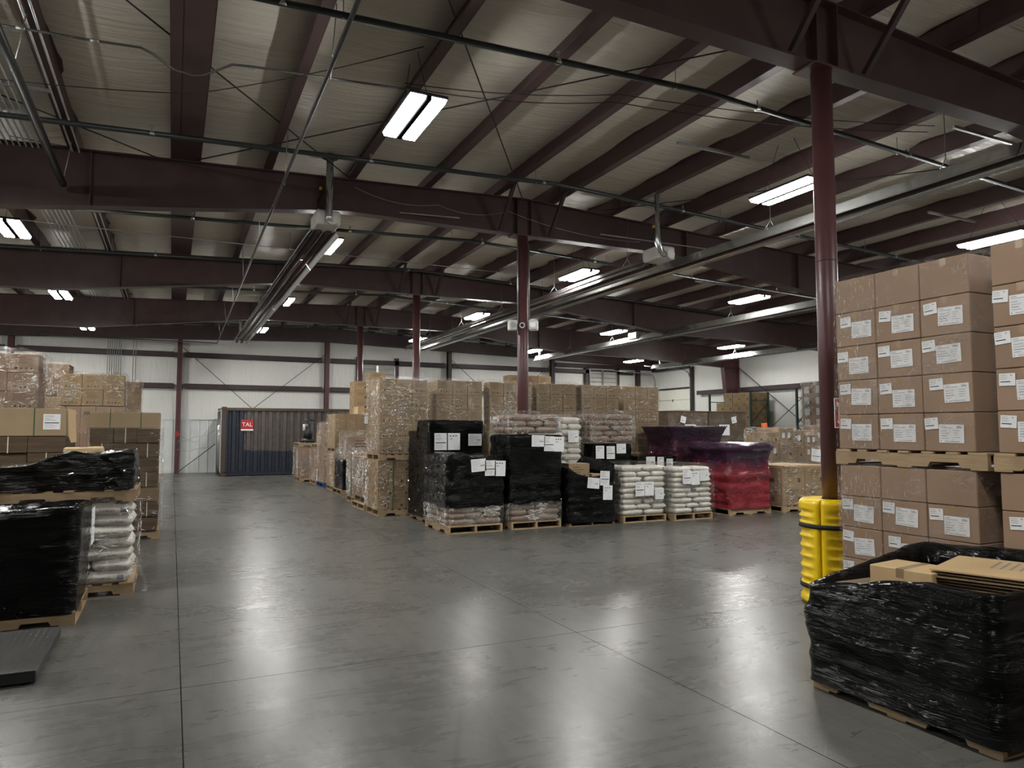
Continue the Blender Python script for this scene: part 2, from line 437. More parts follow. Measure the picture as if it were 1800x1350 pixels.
for a, b in zip(edges[:-1], edges[1:]):
    for y0, y1 in zip(bays[:-1], bays[1:]):
        m = MB(); nx, ny = 8, 14
        for j in range(ny + 1):
            for i in range(nx + 1):
                u, v = i / nx, j / ny; x = a + (b - a) * u; y = y0 + (y1 - y0) * v
                sag = .05 * math.sin(math.pi * u) + .018 * noise.noise((x * .8, y * 2.5, 3)) + .012 * noise.noise((x * 2, y * 6, 9)) * math.sin(math.pi * u)
                m.v.append((x, y, rt_(x) + .285 - sag))
        for j in range(ny):
            for i in range(nx):
                k = j * (nx + 1) + i; m.f.append((k, k + nx + 1, k + nx + 2, k + 1)); m.mi.append(0); m.sm.append(True)
        obj('insulation_panel', m, M['ceiling'], ceil)
obj('roof_deck', MB().prism([(XL, rt_(XL) + .36), (6, rt_(6) + .36), (XR, rt_(XR) + .36), (XR, rt_(XR) + .40), (6, rt_(6) + .40), (XL, rt_(XL) + .40)], 'y', YF, YB), M['galv'], ceil)

def zbot(x):
    d = abs(x - 6)
    P = [(0, 5.45), (3.4, 5.46), (4.0, 5.40), (8.5, 4.87), (12, 4.82), (17.8, 4.55)]
    for (a, za), (b, zb) in zip(P[:-1], P[1:]):
        if d <= b: return za + (zb - za) * (d - a) / (b - a)
    return P[-1][1]
kx = sorted([XL + .3, -6, -2.5, 2, 2.6, 6, 9.4, 10, 14.5, 18, XR - .3])
def roof_beam(Y):
    m = MB()
    for a, b in zip(kx[:-1], kx[1:]):
        m.prism([(a, zbot(a)), (b, zbot(b)), (b, rt_(b) - .02), (a, rt_(a) - .02)], 'y', Y - .006, Y + .006)
        m.prism([(a, zbot(a) - .012), (b, zbot(b) - .012), (b, zbot(b)), (a, zbot(a))], 'y', Y - .11, Y + .11)
        m.prism([(a, rt_(a) - .02), (b, rt_(b) - .02), (b, rt_(b) - .004), (a, rt_(a) - .004)], 'y', Y - .11, Y + .11)
    for x in (-1.2, 2.3, 5.85, 6.15, 9.9, 13.2):      # stiffeners and splice plates
        m.box(x - .008, x + .008, Y - .10, Y + .10, zbot(x), rt_(x) - .02)
    o = obj('roof_beam', m, M['steel'], ceil)
    for x in (5.47, 6.53):
        for s in (-1, 1):
            xe = x + (-.0 if x < 6 else .0)
            obj('flange_brace', MB().beam((xe, Y + s * .75, rt_(x) + .05), (x, Y + s * .11, zbot(x) + .02), .06, .06), M['steel_dark'], o)
    return o
for Y in FR: roof_beam(Y)
obj('end_beam', MB().prism([(XL + .2, rt_(XL) - .45), (6, rt_(6) - .60), (XR - .2, rt_(XR) - .35), (XR - .2, rt_(XR)), (6, rt_(6)), (XL + .2, rt_(XL))], 'y', 31.25, 31.40), M['steel_dark'], ceil)

# steel columns under the ridge
COLN = ['nearest round steel column standing in the yellow guard', 'round steel column carrying two speakers and a camera',
        'third steel column, rising behind the carton stacks', 'farthest round steel column, near the back wall louvre']
for Y, lb in zip(FR, COLN):
    t = thing('steel_column', lb, 'column', (6, Y, 0))
    obj('shaft', MB().tube([(0, 0, 0), (0, 0, zbot(6) - .03)], .104, 28), M['column'], t)
    obj('base_plate', MB().box(-.16, .16, -.16, .16, 0, .02), M['column'], t)
    obj('cap_plate', MB().box(-.24, .24, -.15, .15, zbot(6) - .034, zbot(6) - .014), M['column'], t)
    if Y == FR[0]:
        obj('weld_ring', MB().tube([(0, 0, 3.42), (0, 0, 3.43)], .106, 28), M['steel_dark'], t)
    if Y == FR[1]:
        for s in (-1, 1):
            obj('conduit', MB().tube([(s * .12, -.03, 3.72), (s * .12, -.03, 5.3)], .014, 8), M['conduit'], t)

# ================================================================ WALLS
def wall_y(name, Y, inward):
    wl = structure(name)
    n = 60; m = MB()
    zt = 6.0
    for j in range(9):
        for i in range(n * 3 + 1):
            x = XL + (XR - XL) * i / (n * 3); z = 2.1 + (zt - 2.1) * j / 8
            m.v.append((x, Y + inward * (.012 * noise.noise((x * 3.5, z * .8, 5))), z))
    for j in range(8):
        for i in range(n * 3):
            k = j * (n * 3 + 1) + i; m.f.append((k, k + 1, k + n * 3 + 2, k + n * 3 + 1)); m.mi.append(0); m.sm.append(True)
    obj('insulation_sheet', m, M['wall'], wl)
    obj('outer_skin', MB().box(XL - .2, XR + .2, Y - inward * .02, Y - inward * .06, 0, 6.6), M['liner'], wl)
    return wl
wb = wall_y('wall_back', YB, -1)
# ribbed liner panels below 2.17 m
x = XL
while x < XR - .1:
    e = min(x + .98, XR)
    m = MB().box(x, e, YB - .035, YB - .02, 0, 2.15)
    q = x + .02
    while q < e - .05:
        m.prism([(q, YB - .035), (q + .015, YB - .06), (q + .045, YB - .06), (q + .06, YB - .035)], 'z', 0, 2.15); q += .325
    obj('liner_panel', m, M['liner'], wb); x = e
obj('liner_cap', MB().box(XL, XR, YB - .085, YB - .02, 2.14, 2.19), M['liner'], wb)
WC = [-5.45, .2, 6.04, 11.73, 17.27]
seg = [XL] + WC + [22.45]
for z in (3.5, 4.77):
    for a, b in zip(seg[:-1], seg[1:]):
        if z < 4: 
            if a > 17: continue
        m = MB().box(a + .2, b - .2, YB - .20, YB - .19, z - .10, z + .10)
        m.box(a + .2, b - .2, YB - .20, YB - .03, z + .092, z + .10); m.box(a + .2, b - .2, YB - .20, YB - .03, z - .10, z - .092)
        obj('wall_girt', m, M['steel_dark'], wb)
obj('wall_girt', MB().box(17.5, XR, YB - .20, YB - .03, 4.95, 5.15), M['steel_dark'], wb)
for x in WC + [22.5]:
    m = MB().box(x - .09, x + .09, YB - .34, YB - .325, 0, 5.9).box(x - .09, x + .09, YB - .10, YB - .085, 0, 5.9).box(x - .006, x + .006, YB - .34, YB - .09, 0, 5.9)
    obj('wall_column', m, M['column'] if x < 7 else M['steel_dark'], wb)
for x in (7.45, 9.2, 19.35, 21.25):     # louvre jambs
    obj('louver_jamb', MB().box(x - .09, x + .09, YB - .2, YB - .03, 3.0, 5.0), M['steel_dark'], wb)
for a, b in ((.3, 3.0), (6.0, 3.0), (11.8, 14.4), (17.2, 14.4)):
    obj('brace_rod', MB().tube([(a, YB - .28, 5.05), (b, YB - .28, 2.6 if a < 7 else 2.9)], .014, 6), M['steel_dark'], wb)
obj('brace_rod', MB().tube([(.3, YB - .3, .1), (1.6, YB - .3, 1.15)], .016, 6), M['steel_dark'], wb)

def louver(n, x0, x1, z0, z1):
    wd = structure('window_%d' % n)
    m = MB().box(x0, x1, YB - .16, YB - .14, z0, z1)
    obj('back_pan', m, M['louver'], wd)
    xm = x0 + (x1 - x0) * .47
    k = 0
    while z0 + k * .21 < z1 - .08:
        zz = z0 + k * .21
        for a, b in ((x0 + .04, xm - .04), (xm + .04, x1 - .04)):
            obj('louver_blade', MB().prism([(YB - .24, zz), (YB - .235, zz + .01), (YB - .165, zz + .19), (YB - .17, zz + .18)], 'x', a, b), M['louver'], wd)
        k += 1
    for a, b in ((x0, x0 + .05), (xm - .05, xm + .05), (x1 - .05, x1)):
        obj('louver_frame', MB().box(a, b, YB - .27, YB - .14, z0, z1), M['galv'], wd)
louver(1, 7.55, 9.1, 3.0, 4.62); louver(2, 19.45, 21.15, 3.2, 4.85)

wr = structure('wall_right')
m = MB(); n = 150
for j in range(9):
    for i in range(n + 1):
        y = YF + (YB - YF) * i / n; z = 5.6 * j / 8
        m.v.append((XR - .015 * noise.noise((y * 3.5, z * .8, 8)), y, z))
for j in range(8):
    for i in range(n):
        k = j * (n + 1) + i; m.f.append((k, k + 1, k + n + 2, k + n + 1)); m.mi.append(0); m.sm.append(True)
obj('insulation_sheet', m, M['wall'], wr)
obj('outer_skin', MB().box(XR + .02, XR + .06, YF - .2, YB + .2, 0, 6), M['liner'], wr)
for a, b in ((YF, 5.0), (5.3, 12.0), (12.3, 18.5), (18.9, 24.9), (25.5, 27.9)):
    obj('wall_girt', MB().box(XR - .24, XR - .23, a, b, 3.47, 3.67).box(XR - .24, XR - .02, a, b, 3.66, 3.67), M['steel_dark'], wr)
obj('eave_strut', MB().box(XR - .3, XR - .05, YF, YB, 5.15, 5.42), M['steel_dark'], wr)
for y in (5.1, 12.1, 18.7, 25.2):
    m = MB().prism([(XR - .45, 0), (XR - .1, 0), (XR - .1, 5.4), (XR - 1.0, 5.4), (XR - 1.0, 4.8)], 'y', y - .008, y + .008)
    m.beam((XR - .45, y, 0), (XR - 1.0, y, 4.8), .24, .014); m.box(XR - .1, XR - .08, y - .12, y + .12, 0, 5.4)
    obj('wall_column', m, M['column'], wr)
for (y0, z0), (y1, z1) in (((25.0, 4.7), (18.9, .4)), ((18.9, 4.7), (25.0, .4))):
    obj('brace_rod', MB().tube([(XR - .35, y0, z0), (XR - .35, y1, z1)], .016, 6), M['black_pipe'], wr)
# liner wainscot on the right wall
for k in range(26):
    y = YF + k * 1.0
    m = MB().box(XR - .05, XR - .035, y, y + .99, 0, 2.15)
    for q in range(3): m.box(XR - .075, XR - .05, y + .02 + .32 * q, y + .06 + .32 * q, 0, 2.15)
    obj('liner_panel', m, M['liner'], wr)
# dock door with its track
dr = structure('door_1')
for k in range(7):
    obj('door_panel', MB().box(XR - .12, XR - .07, 28.55, 31.25, .02 + k * .545, .55 + k * .545, c=.008), M['door'], dr)
obj('door_hinge', MB().box(XR - .14, XR - .12, 29.87, 29.93, 3.2, 3.32), M['black_pipe'], dr)
obj('door_frame', MB().box(XR - .16, XR - .06, 28.4, 31.4, 3.84, 3.92).box(XR - .16, XR - .06, 28.32, 28.5, 0, 4.9), M['steel_dark'], dr)
obj('door_track', MB().tube([(XR - .2, 28.42, .1), (XR - .2, 28.42, 4.35), (XR - .3, 28.42, 4.62), (XR - .55, 28.42, 4.75), (XR - 3.0, 28.42, 4.85)], .03, 8), M['galv'], dr)
obj('door_track', MB().tube([(XR - .2, 31.3, .1), (XR - .2, 31.3, 4.35), (XR - .3, 31.3, 4.62), (XR - .55, 31.3, 4.75), (XR - 3.0, 31.3, 4.85)], .03, 8), M['galv'], dr)
obj('door_spring', MB().tube([(XR - .3, 28.3, 4.9), (XR - .3, 31.4, 4.9)], .06, 10), M['black_pipe'], dr)

wl_ = structure('wall_left', None, MB().box(XL - .06, XL, YF, YB, 0, 6), M['wall'])
wf_ = structure('wall_front', None, MB().box(XL, XR, YF - .06, YF, 0, 6.6), M['wall'])

# ================================================================ LIGHTS
def high_bay(X, Y, Z, label, rz=0.0):
    t = thing('high_bay_light', label, 'light', (X, Y, Z), rz, 'twin-panel high bay lights')
    obj('housing', MB().box(-.22, .22, -.58, .58, .012, .05, c=.01).box(-.05, .05, -.2, .2, .05, .10), M['dark'], t)
    obj('centre_gap', MB().box(-.026, .026, -.575, .575, -.030, .0125), M['black_matt'], t)
    for s in (-1, 1):
        c_ = s * .118
        m = MB()
        k = len(m.v)
        m.v += [(c_ - .088, -.565, .012), (c_ + .088, -.565, .012), (c_ + .088, .565, .012), (c_ - .088, .565, .012),
                (c_ - .070, -.545, -.034), (c_ + .070, -.545, -.034), (c_ + .070, .545, -.034), (c_ - .070, .545, -.034)]
        m.f += [(0, 3, 2, 1), (4, 5, 6, 7), (0, 1, 5, 4), (1, 2, 6, 5), (2, 3, 7, 6), (3, 0, 4, 7)]; m.mi += [0] * 6; m.sm += [False] * 6
        obj('lens', m, M['lens'], t)
    for y in (-.5, .5):
        obj('hanger_cable', MB().tube([(0, y, .05), (0, y * .3, rt_(X) - Z)], .004, 5), M['wire'], t)
ORD = ['top', 'second', 'third', 'fourth', 'fifth', 'sixth', 'seventh', 'eighth', 'ninth', 'tenth']
rows = ['nearest', 'second', 'third', 'farthest']; cols = {-2: 'left of the long heater', 2: 'left of the column line', 8: 'just right of the column line', 14: 'second line right of the columns', 20: 'line nearest the right wall'}
LT = [(2.41, 7.7, 5.3, 0, 2), (8.27, 7.7, 5.3, 0, 8), (13.55, 7.8, 5.2, 0, 14),
      (-2.6, 14.6, 5.18, 1, -2), (2.62, 13.9, 5.3, 1, 2), (8.41, 14.05, 5.3, 1, 8), (13.9, 14.35, 5.22, 1, 14), (20.0, 14.5, 5.0, 1, 20),
      (-2.68, 21.3, 5.18, 2, -2), (2.73, 20.5, 5.3, 2, 2), (8.57, 20.55, 5.3, 2, 8), (14.2, 21.3, 5.22, 2, 14), (20.3, 22.0, 5.08, 2, 20),
      (-2.7, 27.6, 5.18, 3, -2), (2.76, 26.7, 5.3, 3, 2), (8.7, 26.9, 5.3, 3, 8), (14.3, 27.9, 5.22, 3, 14), (20.2, 28.6, 5.08, 3, 20)]
for X, Y, Z, r, c_ in LT:
    high_bay(X, Y, Z, 'lit twin-panel high bay light, %s row, %s' % (rows[r], cols[c_]))
OUTW = ['just left of the near sprinkler main', 'over the far left bays, nearest row', 'over the far left bays, second row', 'over the far left bays, third row', 'over the far left bays, farthest row', 'added behind the camera left of the ridge', 'behind the camera right of the ridge', 'behind the camera above the labelled stacks', 'beyond the labelled stacks, nearest the right wall']
for OW, (X, Y, Z) in zip(OUTW, ((-2.6, 7.8, 5.18), (-8.3, 7.8, 5.0), (-8.3, 14.4, 5.0), (-8.3, 21, 5.0), (-8.3, 27.6, 5.0), (2.4, 1.2, 5.3), (8.3, 1.2, 5.3), (14, 1.2, 5.2), (19.8, 7.8, 5.0))):  # lamp behind the camera left of the ridge is added to brighten right stacks
    high_bay(X, Y, Z, 'twin-panel light outside the picture, ' + OW)

# ================================================================ SERVICES UNDER THE ROOF
def sprinkler(Y, label, off=.16, x0=-8.0, x1=20.0, r=.036, phase=0.0):
    t = thing('sprinkler_pipe', label, 'pipe')
    obj('pipe', MB().tube([(x0, Y, rt_(x0) - off), (6, Y, rt_(6) - off), (x1, Y, rt_(x1) - off)], r, 10), M['black_pipe'], t)
    x = x0 + .6 + phase
    hd = MB().tube([(0, 0, .03), (0, 0, .07)], .012, 6).tube([(0, 0, .07), (0, 0, .10)], [.02, .008], 6).tube([(0, 0, .10), (0, 0, .104)], .022, 8).tube([(0, 0, -.03), (0, 0, .02)], r + .008, 8)
    me = hd.mesh('sprinkler_head', M['conduit'])
    while x < x1:
        z = rt_(x) - off
        obj('sprinkler_head', me, None, t, (x, Y, z)); x += 3.02
    x = x0 + 1.2
    while x < x1:
        z = rt_(x) - off
        obj('hanger_rod', MB().tube([(x, Y, z - r - .01), (x, Y, rt_(x) + .05)], .006, 5).tube([(x - .0, Y - .02, z - r - .006), (x, Y + .02, z - r - .006)], .012, 6), M['conduit'], t); x += 4.11
sprinkler(6.87, 'black sprinkler pipe nearest the camera, crossing below the purlins', phase=2.2)
sprinkler(10.65, 'black sprinkler pipe just before the nearest full roof beam', phase=1.0)
sprinkler(14.75, 'black sprinkler pipe just beyond the nearest full roof beam', phase=1.6)
sprinkler(18.15, 'black sprinkler pipe along the front of the third roof beam', phase=.9)
sprinkler(22.0, 'thin black sprinkler pipe between the two far roof beams', phase=.4)
sprinkler(25.9, 'thin black sprinkler pipe just behind the farthest roof beam', phase=1.1)
sprinkler(29.6, 'thin black sprinkler pipe closest to the back wall', phase=.2)
t = thing('sprinkler_main', 'thick dark pipe at upper left ending at roof beam', 'pipe')
obj('pipe', MB().tube([(-1.50, 3.0, 5.27), (-1.52, 11.85, 5.25)], .05, 12), M['black_pipe'], t)
for y in (8.2, 11.7): obj('hanger_rod', MB().tube([(-1.51, y, 5.2), (-1.4, y, 5.95)], .006, 5), M['conduit'], t)
t = thing('conduit_run', 'thin grey pipe running lengthwise to the back wall, then left', 'pipe')
obj('pipe', MB().tube([(1.27, 4.0, 5.24), (1.40, 17, 5.24), (1.55, 31.0, 5.24), (-4.5, 31.05, 5.24)], .022, 8), M['pipe_grey'], t)
for y in (7.0, 10.4, 14, 17.6, 21, 24.4, 28): obj('hanger_rod', MB().tube([(1.27 + y * .008, y, 5.2), (1.38, y, 6.0)], .006, 5), M['conduit'], t)
t = thing('bent_conduit', 'grey electrical conduit bending down around a purlin, upper left', 'conduit')
cz = lambda x: rt_(x) - .09
obj('pipe', MB().tube([(-5, 8.45, cz(-5)), (-.85, 8.42, cz(-.85)), (-.42, 8.40, cz(-.42)), (-.3, 8.5, cz(-.3)), (-.1, 8.8, cz(0) - .0), (.10, 8.84, cz(0)), (.22, 8.8, cz(.2)), (.5, 8.43, cz(.5)), (.7, 8.4, cz(.7)), (2.6, 8.3, cz(2.6))], .014, 8), M['pipe_grey'], t)
for x in (-1.5, -.85, .7): obj('coupling', MB().tube([(x - .04, 8.42, cz(x)), (x + .04, 8.42, cz(x))], .022, 8), M['conduit'], t)
# the rack of parallel conduits at upper left, dropping down the back wall
for i in range(9):
    x = -2.32 + i * .075 if i < 7 else -1.45 + (i - 7) * .09
    tg = tag(obj('conduit_run', MB().tube([(x, 2, rt_(x) - .03), (x, 31.2, rt_(x) - .03), (x, 31.28, rt_(x) - .12), (x, 31.3, 2.3)], .014, 6), M['conduit']),
        'parallel grey conduit at upper left, %s from the left, turning down the back wall' % ORD[i].replace('top', 'first'), 'conduit', 'parallel conduits at the left')
t = thing('cable_tray', 'perforated channel bracket under the purlins at upper left', 'bracket')
obj('channel', MB().box(-3.1, -1.45, 9.98, 10.02, 5.80, 5.84), M['conduit'], t)
for i, (x0, x1, Y, z) in enumerate([(6.7, 8.1, 8.3, 5.98), (9.6, 11.0, 6.0, 5.86), (12.6, 14.0, 8.4, 5.74), (6.6, 8.0, 14.9, 5.98), (12.8, 14.2, 15.2, 5.76)]):
    tag(obj('channel_bracket', MB().box(x0, x1, Y - .02, Y + .02, z, z + .04), M['conduit']), 'perforated steel channel fixed across two purlins, %s' % ['near the right light', 'behind the nearest column', 'over the strip light at right', 'over the middle light', 'at far right bays'][i], 'bracket')
# sagging cables and bracing rods under the roof
def wire(name, pts, label, cat='cable', r=.006, mat='wire', sag=.1, group=None):
    P = []
    for (a, b) in zip(pts[:-1], pts[1:]):
        for k in range(8):
            u = k / 8; P.append((a[0] + (b[0] - a[0]) * u, a[1] + (b[1] - a[1]) * u, a[2] + (b[2] - a[2]) * u - sag * 4 * u * (1 - u)))
    P.append(pts[-1])
    o = obj(name, MB().tube(P, r, 5), M[mat], ceil if name == 'brace_rod' else None)
    return o if name == 'brace_rod' else tag(o, label, cat, group)
wire('brace_rod', [(-2.5, 5.3, 6.0), (2.6, 11.9, 6.0)], 'diagonal bracing rod crossing the left bay from the camera side', 'rod', .010, sag=0)
wire('brace_rod', [(1.6, 5.3, 6.05), (5.9, 11.9, 6.1)], 'diagonal bracing rod descending past the nearest twin light', 'rod', .010, sag=0)
wire('brace_rod', [(6.4, 5.3, 6.1), (.2, 11.9, 5.9)], 'diagonal bracing rod rising right behind the nearest twin light', 'rod', .010, sag=0)
wire('brace_rod', [(12.4, 5.4, 5.85), (7.6, 11.9, 6.1)], 'diagonal bracing rod behind the nearest column, right bay', 'rod', .010, sag=0)
wire('brace_rod', [(-4.6, 8.0, 5.75), (-.3, 11.9, 5.85)], 'diagonal bracing rod at far upper left', 'rod', .010, sag=0)
wire('power_cable', [(2.45, 8.2, 5.95), (5.2, 7.6, 6.12), (9.5, 6.2, 5.95)], 'slack black cable from nearest light towards upper right', sag=.07)
wire('power_cable', [(2.45, 8.25, 5.93), (5.2, 7.75, 6.08), (9.5, 6.3, 5.90)], 'second slack black cable just under the other at upper right', sag=.09)
wire('power_cable', [(2.4, 7.3, 5.95), (.1, 9.4, 5.85), (-2.9, 9.8, 5.72)], 'slack black cable from nearest light towards upper left', sag=.05)
wire('power_cable', [(2.5, 11.9, 5.72), (-.2, 11.95, 5.86), (-2.2, 11.9, 5.86)], 'loose wires draped on the beam, upper left', sag=.03)
wire('power_cable', [(2.7, 11.9, 5.85), (4.2, 11.9, 5.75), (5.6, 11.9, 5.82), (8.6, 11.9, 5.58)], 'loose grey wires hanging along the beam left of column', sag=.12, mat='conduit', r=.004)
wire('gas_pipe', [(2.1, 12.45, 5.62), (4.6, 11.85, 5.55)], 'thin grey gas pipe in front of the beam by heater flue', 'pipe', .010, 'conduit', 0)
wire('gas_pipe', [(7.0, 10.9, 5.30), (9.9, 10.9, 5.30)], 'thin grey gas pipe left of the right heater flue', 'pipe', .010, 'conduit', 0)
wire('gas_pipe', [(-3.5, 16.2, 5.75), (8.0, 17.0, 5.9)], 'thin grey conduit across the second bay below purlins', 'conduit', .010, 'conduit', 0)

def heater(X, Z, y0, y1, label, burners, flues, wid=.34):
    t = thing('tube_heater', label, 'heater')
    L = y1 - y0
    # trapezoidal polished reflector
    for k in range(max(1, round(L / 3.0))):
        a = y0 + k * L / max(1, round(L / 3.0)); b = y0 + (k + 1) * L / max(1, round(L / 3.0)) - .02
        m = MB()
        pr = [(-wid / 2 - .03, -.13), (-wid / 2, -.10), (-wid / 4, .06), (wid / 4, .06), (wid / 2, -.10), (wid / 2 + .03, -.13)]
        ou = [(u * 1.03, v + .006) for u, v in pr]
        m.prism(pr + ou[::-1], 'y', a, b)
        obj('reflector', m, M['galv'], t, (X, 0, Z))
    for s in (-1, 1): obj('heater_tube', MB().tube([(X + s * .085, y0, Z - .05), (X + s * .085, y1, Z - .05)], .05, 12), M['steel_dark'], t)
    y = y0 + .8
    while y < y1:
        obj('hanger_chain', MB().tube([(X - .12, y, Z + .05), (X, y, Z + .22), (X, y, rt_(X))], .007, 5).tube([(X + .12, y, Z + .05), (X, y, Z + .22)], .005, 5), M['conduit'], t); y += 3.1
    for yb in burners:
        m = MB().box(-.20, .20, -.30, .22, -.08, .16, c=.03); m.tube([(0.05, -.36, .0), (0.05, -.28, .0)], .09, 12)
        obj('burner_box', m, M['white_plastic'], t, (X, yb, Z + .03))
        obj('gas_hose', MB().tube([(X - .1, yb, Z + .18), (X - .12, yb, Z + .4), (X - .05, yb, Z + .55), (X - .08, yb, Z + .62)], .012, 6), M['wire'], t)
        obj('gas_valve', MB().box(X - .10, X - .06, yb - .02, yb + .02, Z + .60, Z + .65), M['brass'], t)
    for (fx, fy, z0) in flues:
        obj('flue_pipe', MB().tube([(X + fx * .3, fy, Z - .02), (X + fx * .7, fy, Z + .06), (X + fx, fy, Z + .22), (X + fx, fy, rt_(X) + .2)], .058, 16), M['galv'], t)
        obj('flue_collar', MB().tube([(X + fx, fy, rt_(X) + .12), (X + fx, fy, rt_(X) + .14)], .13, 20), M['galv'], t)
    return t
heater(2.2, 5.10, 11.95, 28.6, 'long silver tube heater hanging left of the column line', [11.85], [(0, 11.5, 0), (0, 28.3, 0)], .46)
heater(9.25, 5.12, 2.0, 28.3, 'long twin-tube heater hanging right of the column line', [], [], .34)
heater(8.35, 5.00, 11.2, 27.0, 'shorter tube heater whose burner hangs below the bright flue pipe', [11.0], [(-.25, 10.65, 0)], .30)
heater(14.6, 4.93, 11.9, 28.0, 'far tube heater hanging toward the right wall', [20.5], [(-.1, 27.6, 0)], .34)
heater(20.6, 4.75, 12.0, 27.5, 'tube heater hanging nearest the right wall', [], [(0, 27.0, 0)], .34)

# ================================================================ BUILDERS FOR LOADS
LAY = ['bottom', 'second', 'third', 'fourth', 'fifth', 'sixth', 'seventh', 'eighth', 'ninth', 'tenth', 'eleventh', 'twelfth', 'thirteenth', 'fourteenth', 'fifteenth', 'sixteenth']
cache = {}
def pallet(cx, cy, z, label, L=1.2, W=1.0, rz=0.0, mat='wood', group='wooden pallets'):
    """stringers (notched) run along local x"""
    key = (L, W, mat)
    if key not in cache:
        h = .13
        st = []
        for y in (0, ):
            a = L / 2; n0, n1 = .15 * L, .35 * L
            poly = [(-a, .012), (-n1, .012), (-n1 + .02, .05), (-n0 - .02, .05), (-n0, .012), (n0, .012), (n0 + .02, .05), (n1 - .02, .05), (n1, .012), (a, .012), (a, .108), (-a, .108)]
            st = MB().prism(poly, 'y', -.019, .019).mesh('stringer', M[mat])
        wd = MB().box(-.045, .045, -W / 2, W / 2, .108, .126, c=.002).mesh('deck_board', M[mat])
        we = MB().box(-.068, .068, -W / 2, W / 2, .108, .126, c=.002).mesh('deck_board_wide', M[mat])
        bb = MB().box(-.06, .06, -W / 2, W / 2, 0, .014).mesh('bottom_board', M[mat])
        cache[key] = (st, wd, we, bb)
    st, wd, we, bb = cache[key]
    t = thing('pallet', label, 'pallet', (cx, cy, z), rz, group)
    for y in (-W / 2 + .02, 0, W / 2 - .02): obj('stringer', st, None, t, (0, y, 0))
    for i in range(7):
        x = -L / 2 + .07 + (L - .14) * i / 6
        obj('deck_board', we if i in (0, 6) else wd, None, t, (x, random.uniform(-.006, .006), 0), random.uniform(-.01, .01))
    for x in (-L / 2 + .062, 0, L / 2 - .062): obj('bottom_board', bb, None, t, (x, 0, 0))
    return t

def shell(x0, x1, y0, y1, z0, zt, r=.06, amp=.015, seed=0, fx=2.2, fz=7, prof=None, nz=34, npx=26, cap=True, capin=None, sag=.02, smooth=True):
    """closed film-like surface round a load; only pushed outwards"""
    ztf = zt if callable(zt) else (lambda x, y: zt)
    per = []
    W, D = x1 - x0, y1 - y0
    def corner(cx, cy, a0):
        for k in range(5):
            a = a0 + k * math.pi / 8
            per.append((cx + r * math.cos(a), cy + r * math.sin(a), math.cos(a), math.sin(a)))
    nx = max(6, int(npx * W)); ny = max(6, int(npx * D))
    corner(x0 + r, y0 + r, math.pi)
    for i in range(1, nx): per.append((x0 + r + (W - 2 * r) * i / nx, y0, 0, -1))
    corner(x1 - r, y0 + r, 1.5 * math.pi)
    for i in range(1, ny): per.append((x1, y0 + r + (D - 2 * r) * i / ny, 1, 0))
    corner(x1 - r, y1 - r, 0)
    for i in range(1, nx): per.append((x1 - r - (W - 2 * r) * i / nx, y1, 0, 1))
    corner(x0 + r, y1 - r, .5 * math.pi)
    for i in range(1, ny): per.append((x0, y1 - r - (D - 2 * r) * i / ny, -1, 0))
    n = len(per); m = MB()
    for j in range(nz + 1):
        v = j / nz
        for (x, y, a, b) in per:
            z = z0 + (ztf(x, y) - z0) * v
            q = noise.noise((x * fx + seed, y * fx, z * fz)) * .6 + noise.noise((x * 2.5 * fx, y * 2.5 * fx + seed, z * 2.4 * fz)) * .4
            d = amp * max(0, .5 + q)
            if prof: d += prof(x, y, z)
            m.v.append((x + a * d, y + b * d, z))
    for j in range(nz):
        for i in range(n):
            k = j * n; m.f.append((k + i, k + (i + 1) % n, k + n + (i + 1) % n, k + n + i)); m.mi.append(0); m.sm.append(smooth)
    cx, cy = (x0 + x1) / 2, (y0 + y1) / 2
    if cap:
        rings = capin or [(.98, .006), (.9, .004), (.7, .003), (.4, .003), (.15, .003)]
        base = nz * n
        for (s, dz) in rings:
            k2 = len(m.v)
            for (x, y, a, b) in per:
                X, Y = cx + (x - cx) * s, cy + (y - cy) * s
                m.v.append((X, Y, ztf(X, Y) + dz + amp * 1.2 * abs(noise.noise((X * 4 + seed, Y * 4, 3)))))
            for i in range(n): m.f.append((base + i, base + (i + 1) % n, k2 + (i + 1) % n, k2 + i)); m.mi.append(0); m.sm.append(smooth)
            base = k2
        if not capin:
            m.f.append(tuple(base + i for i in range(n))); m.mi.append(0); m.sm.append(smooth)
    return m

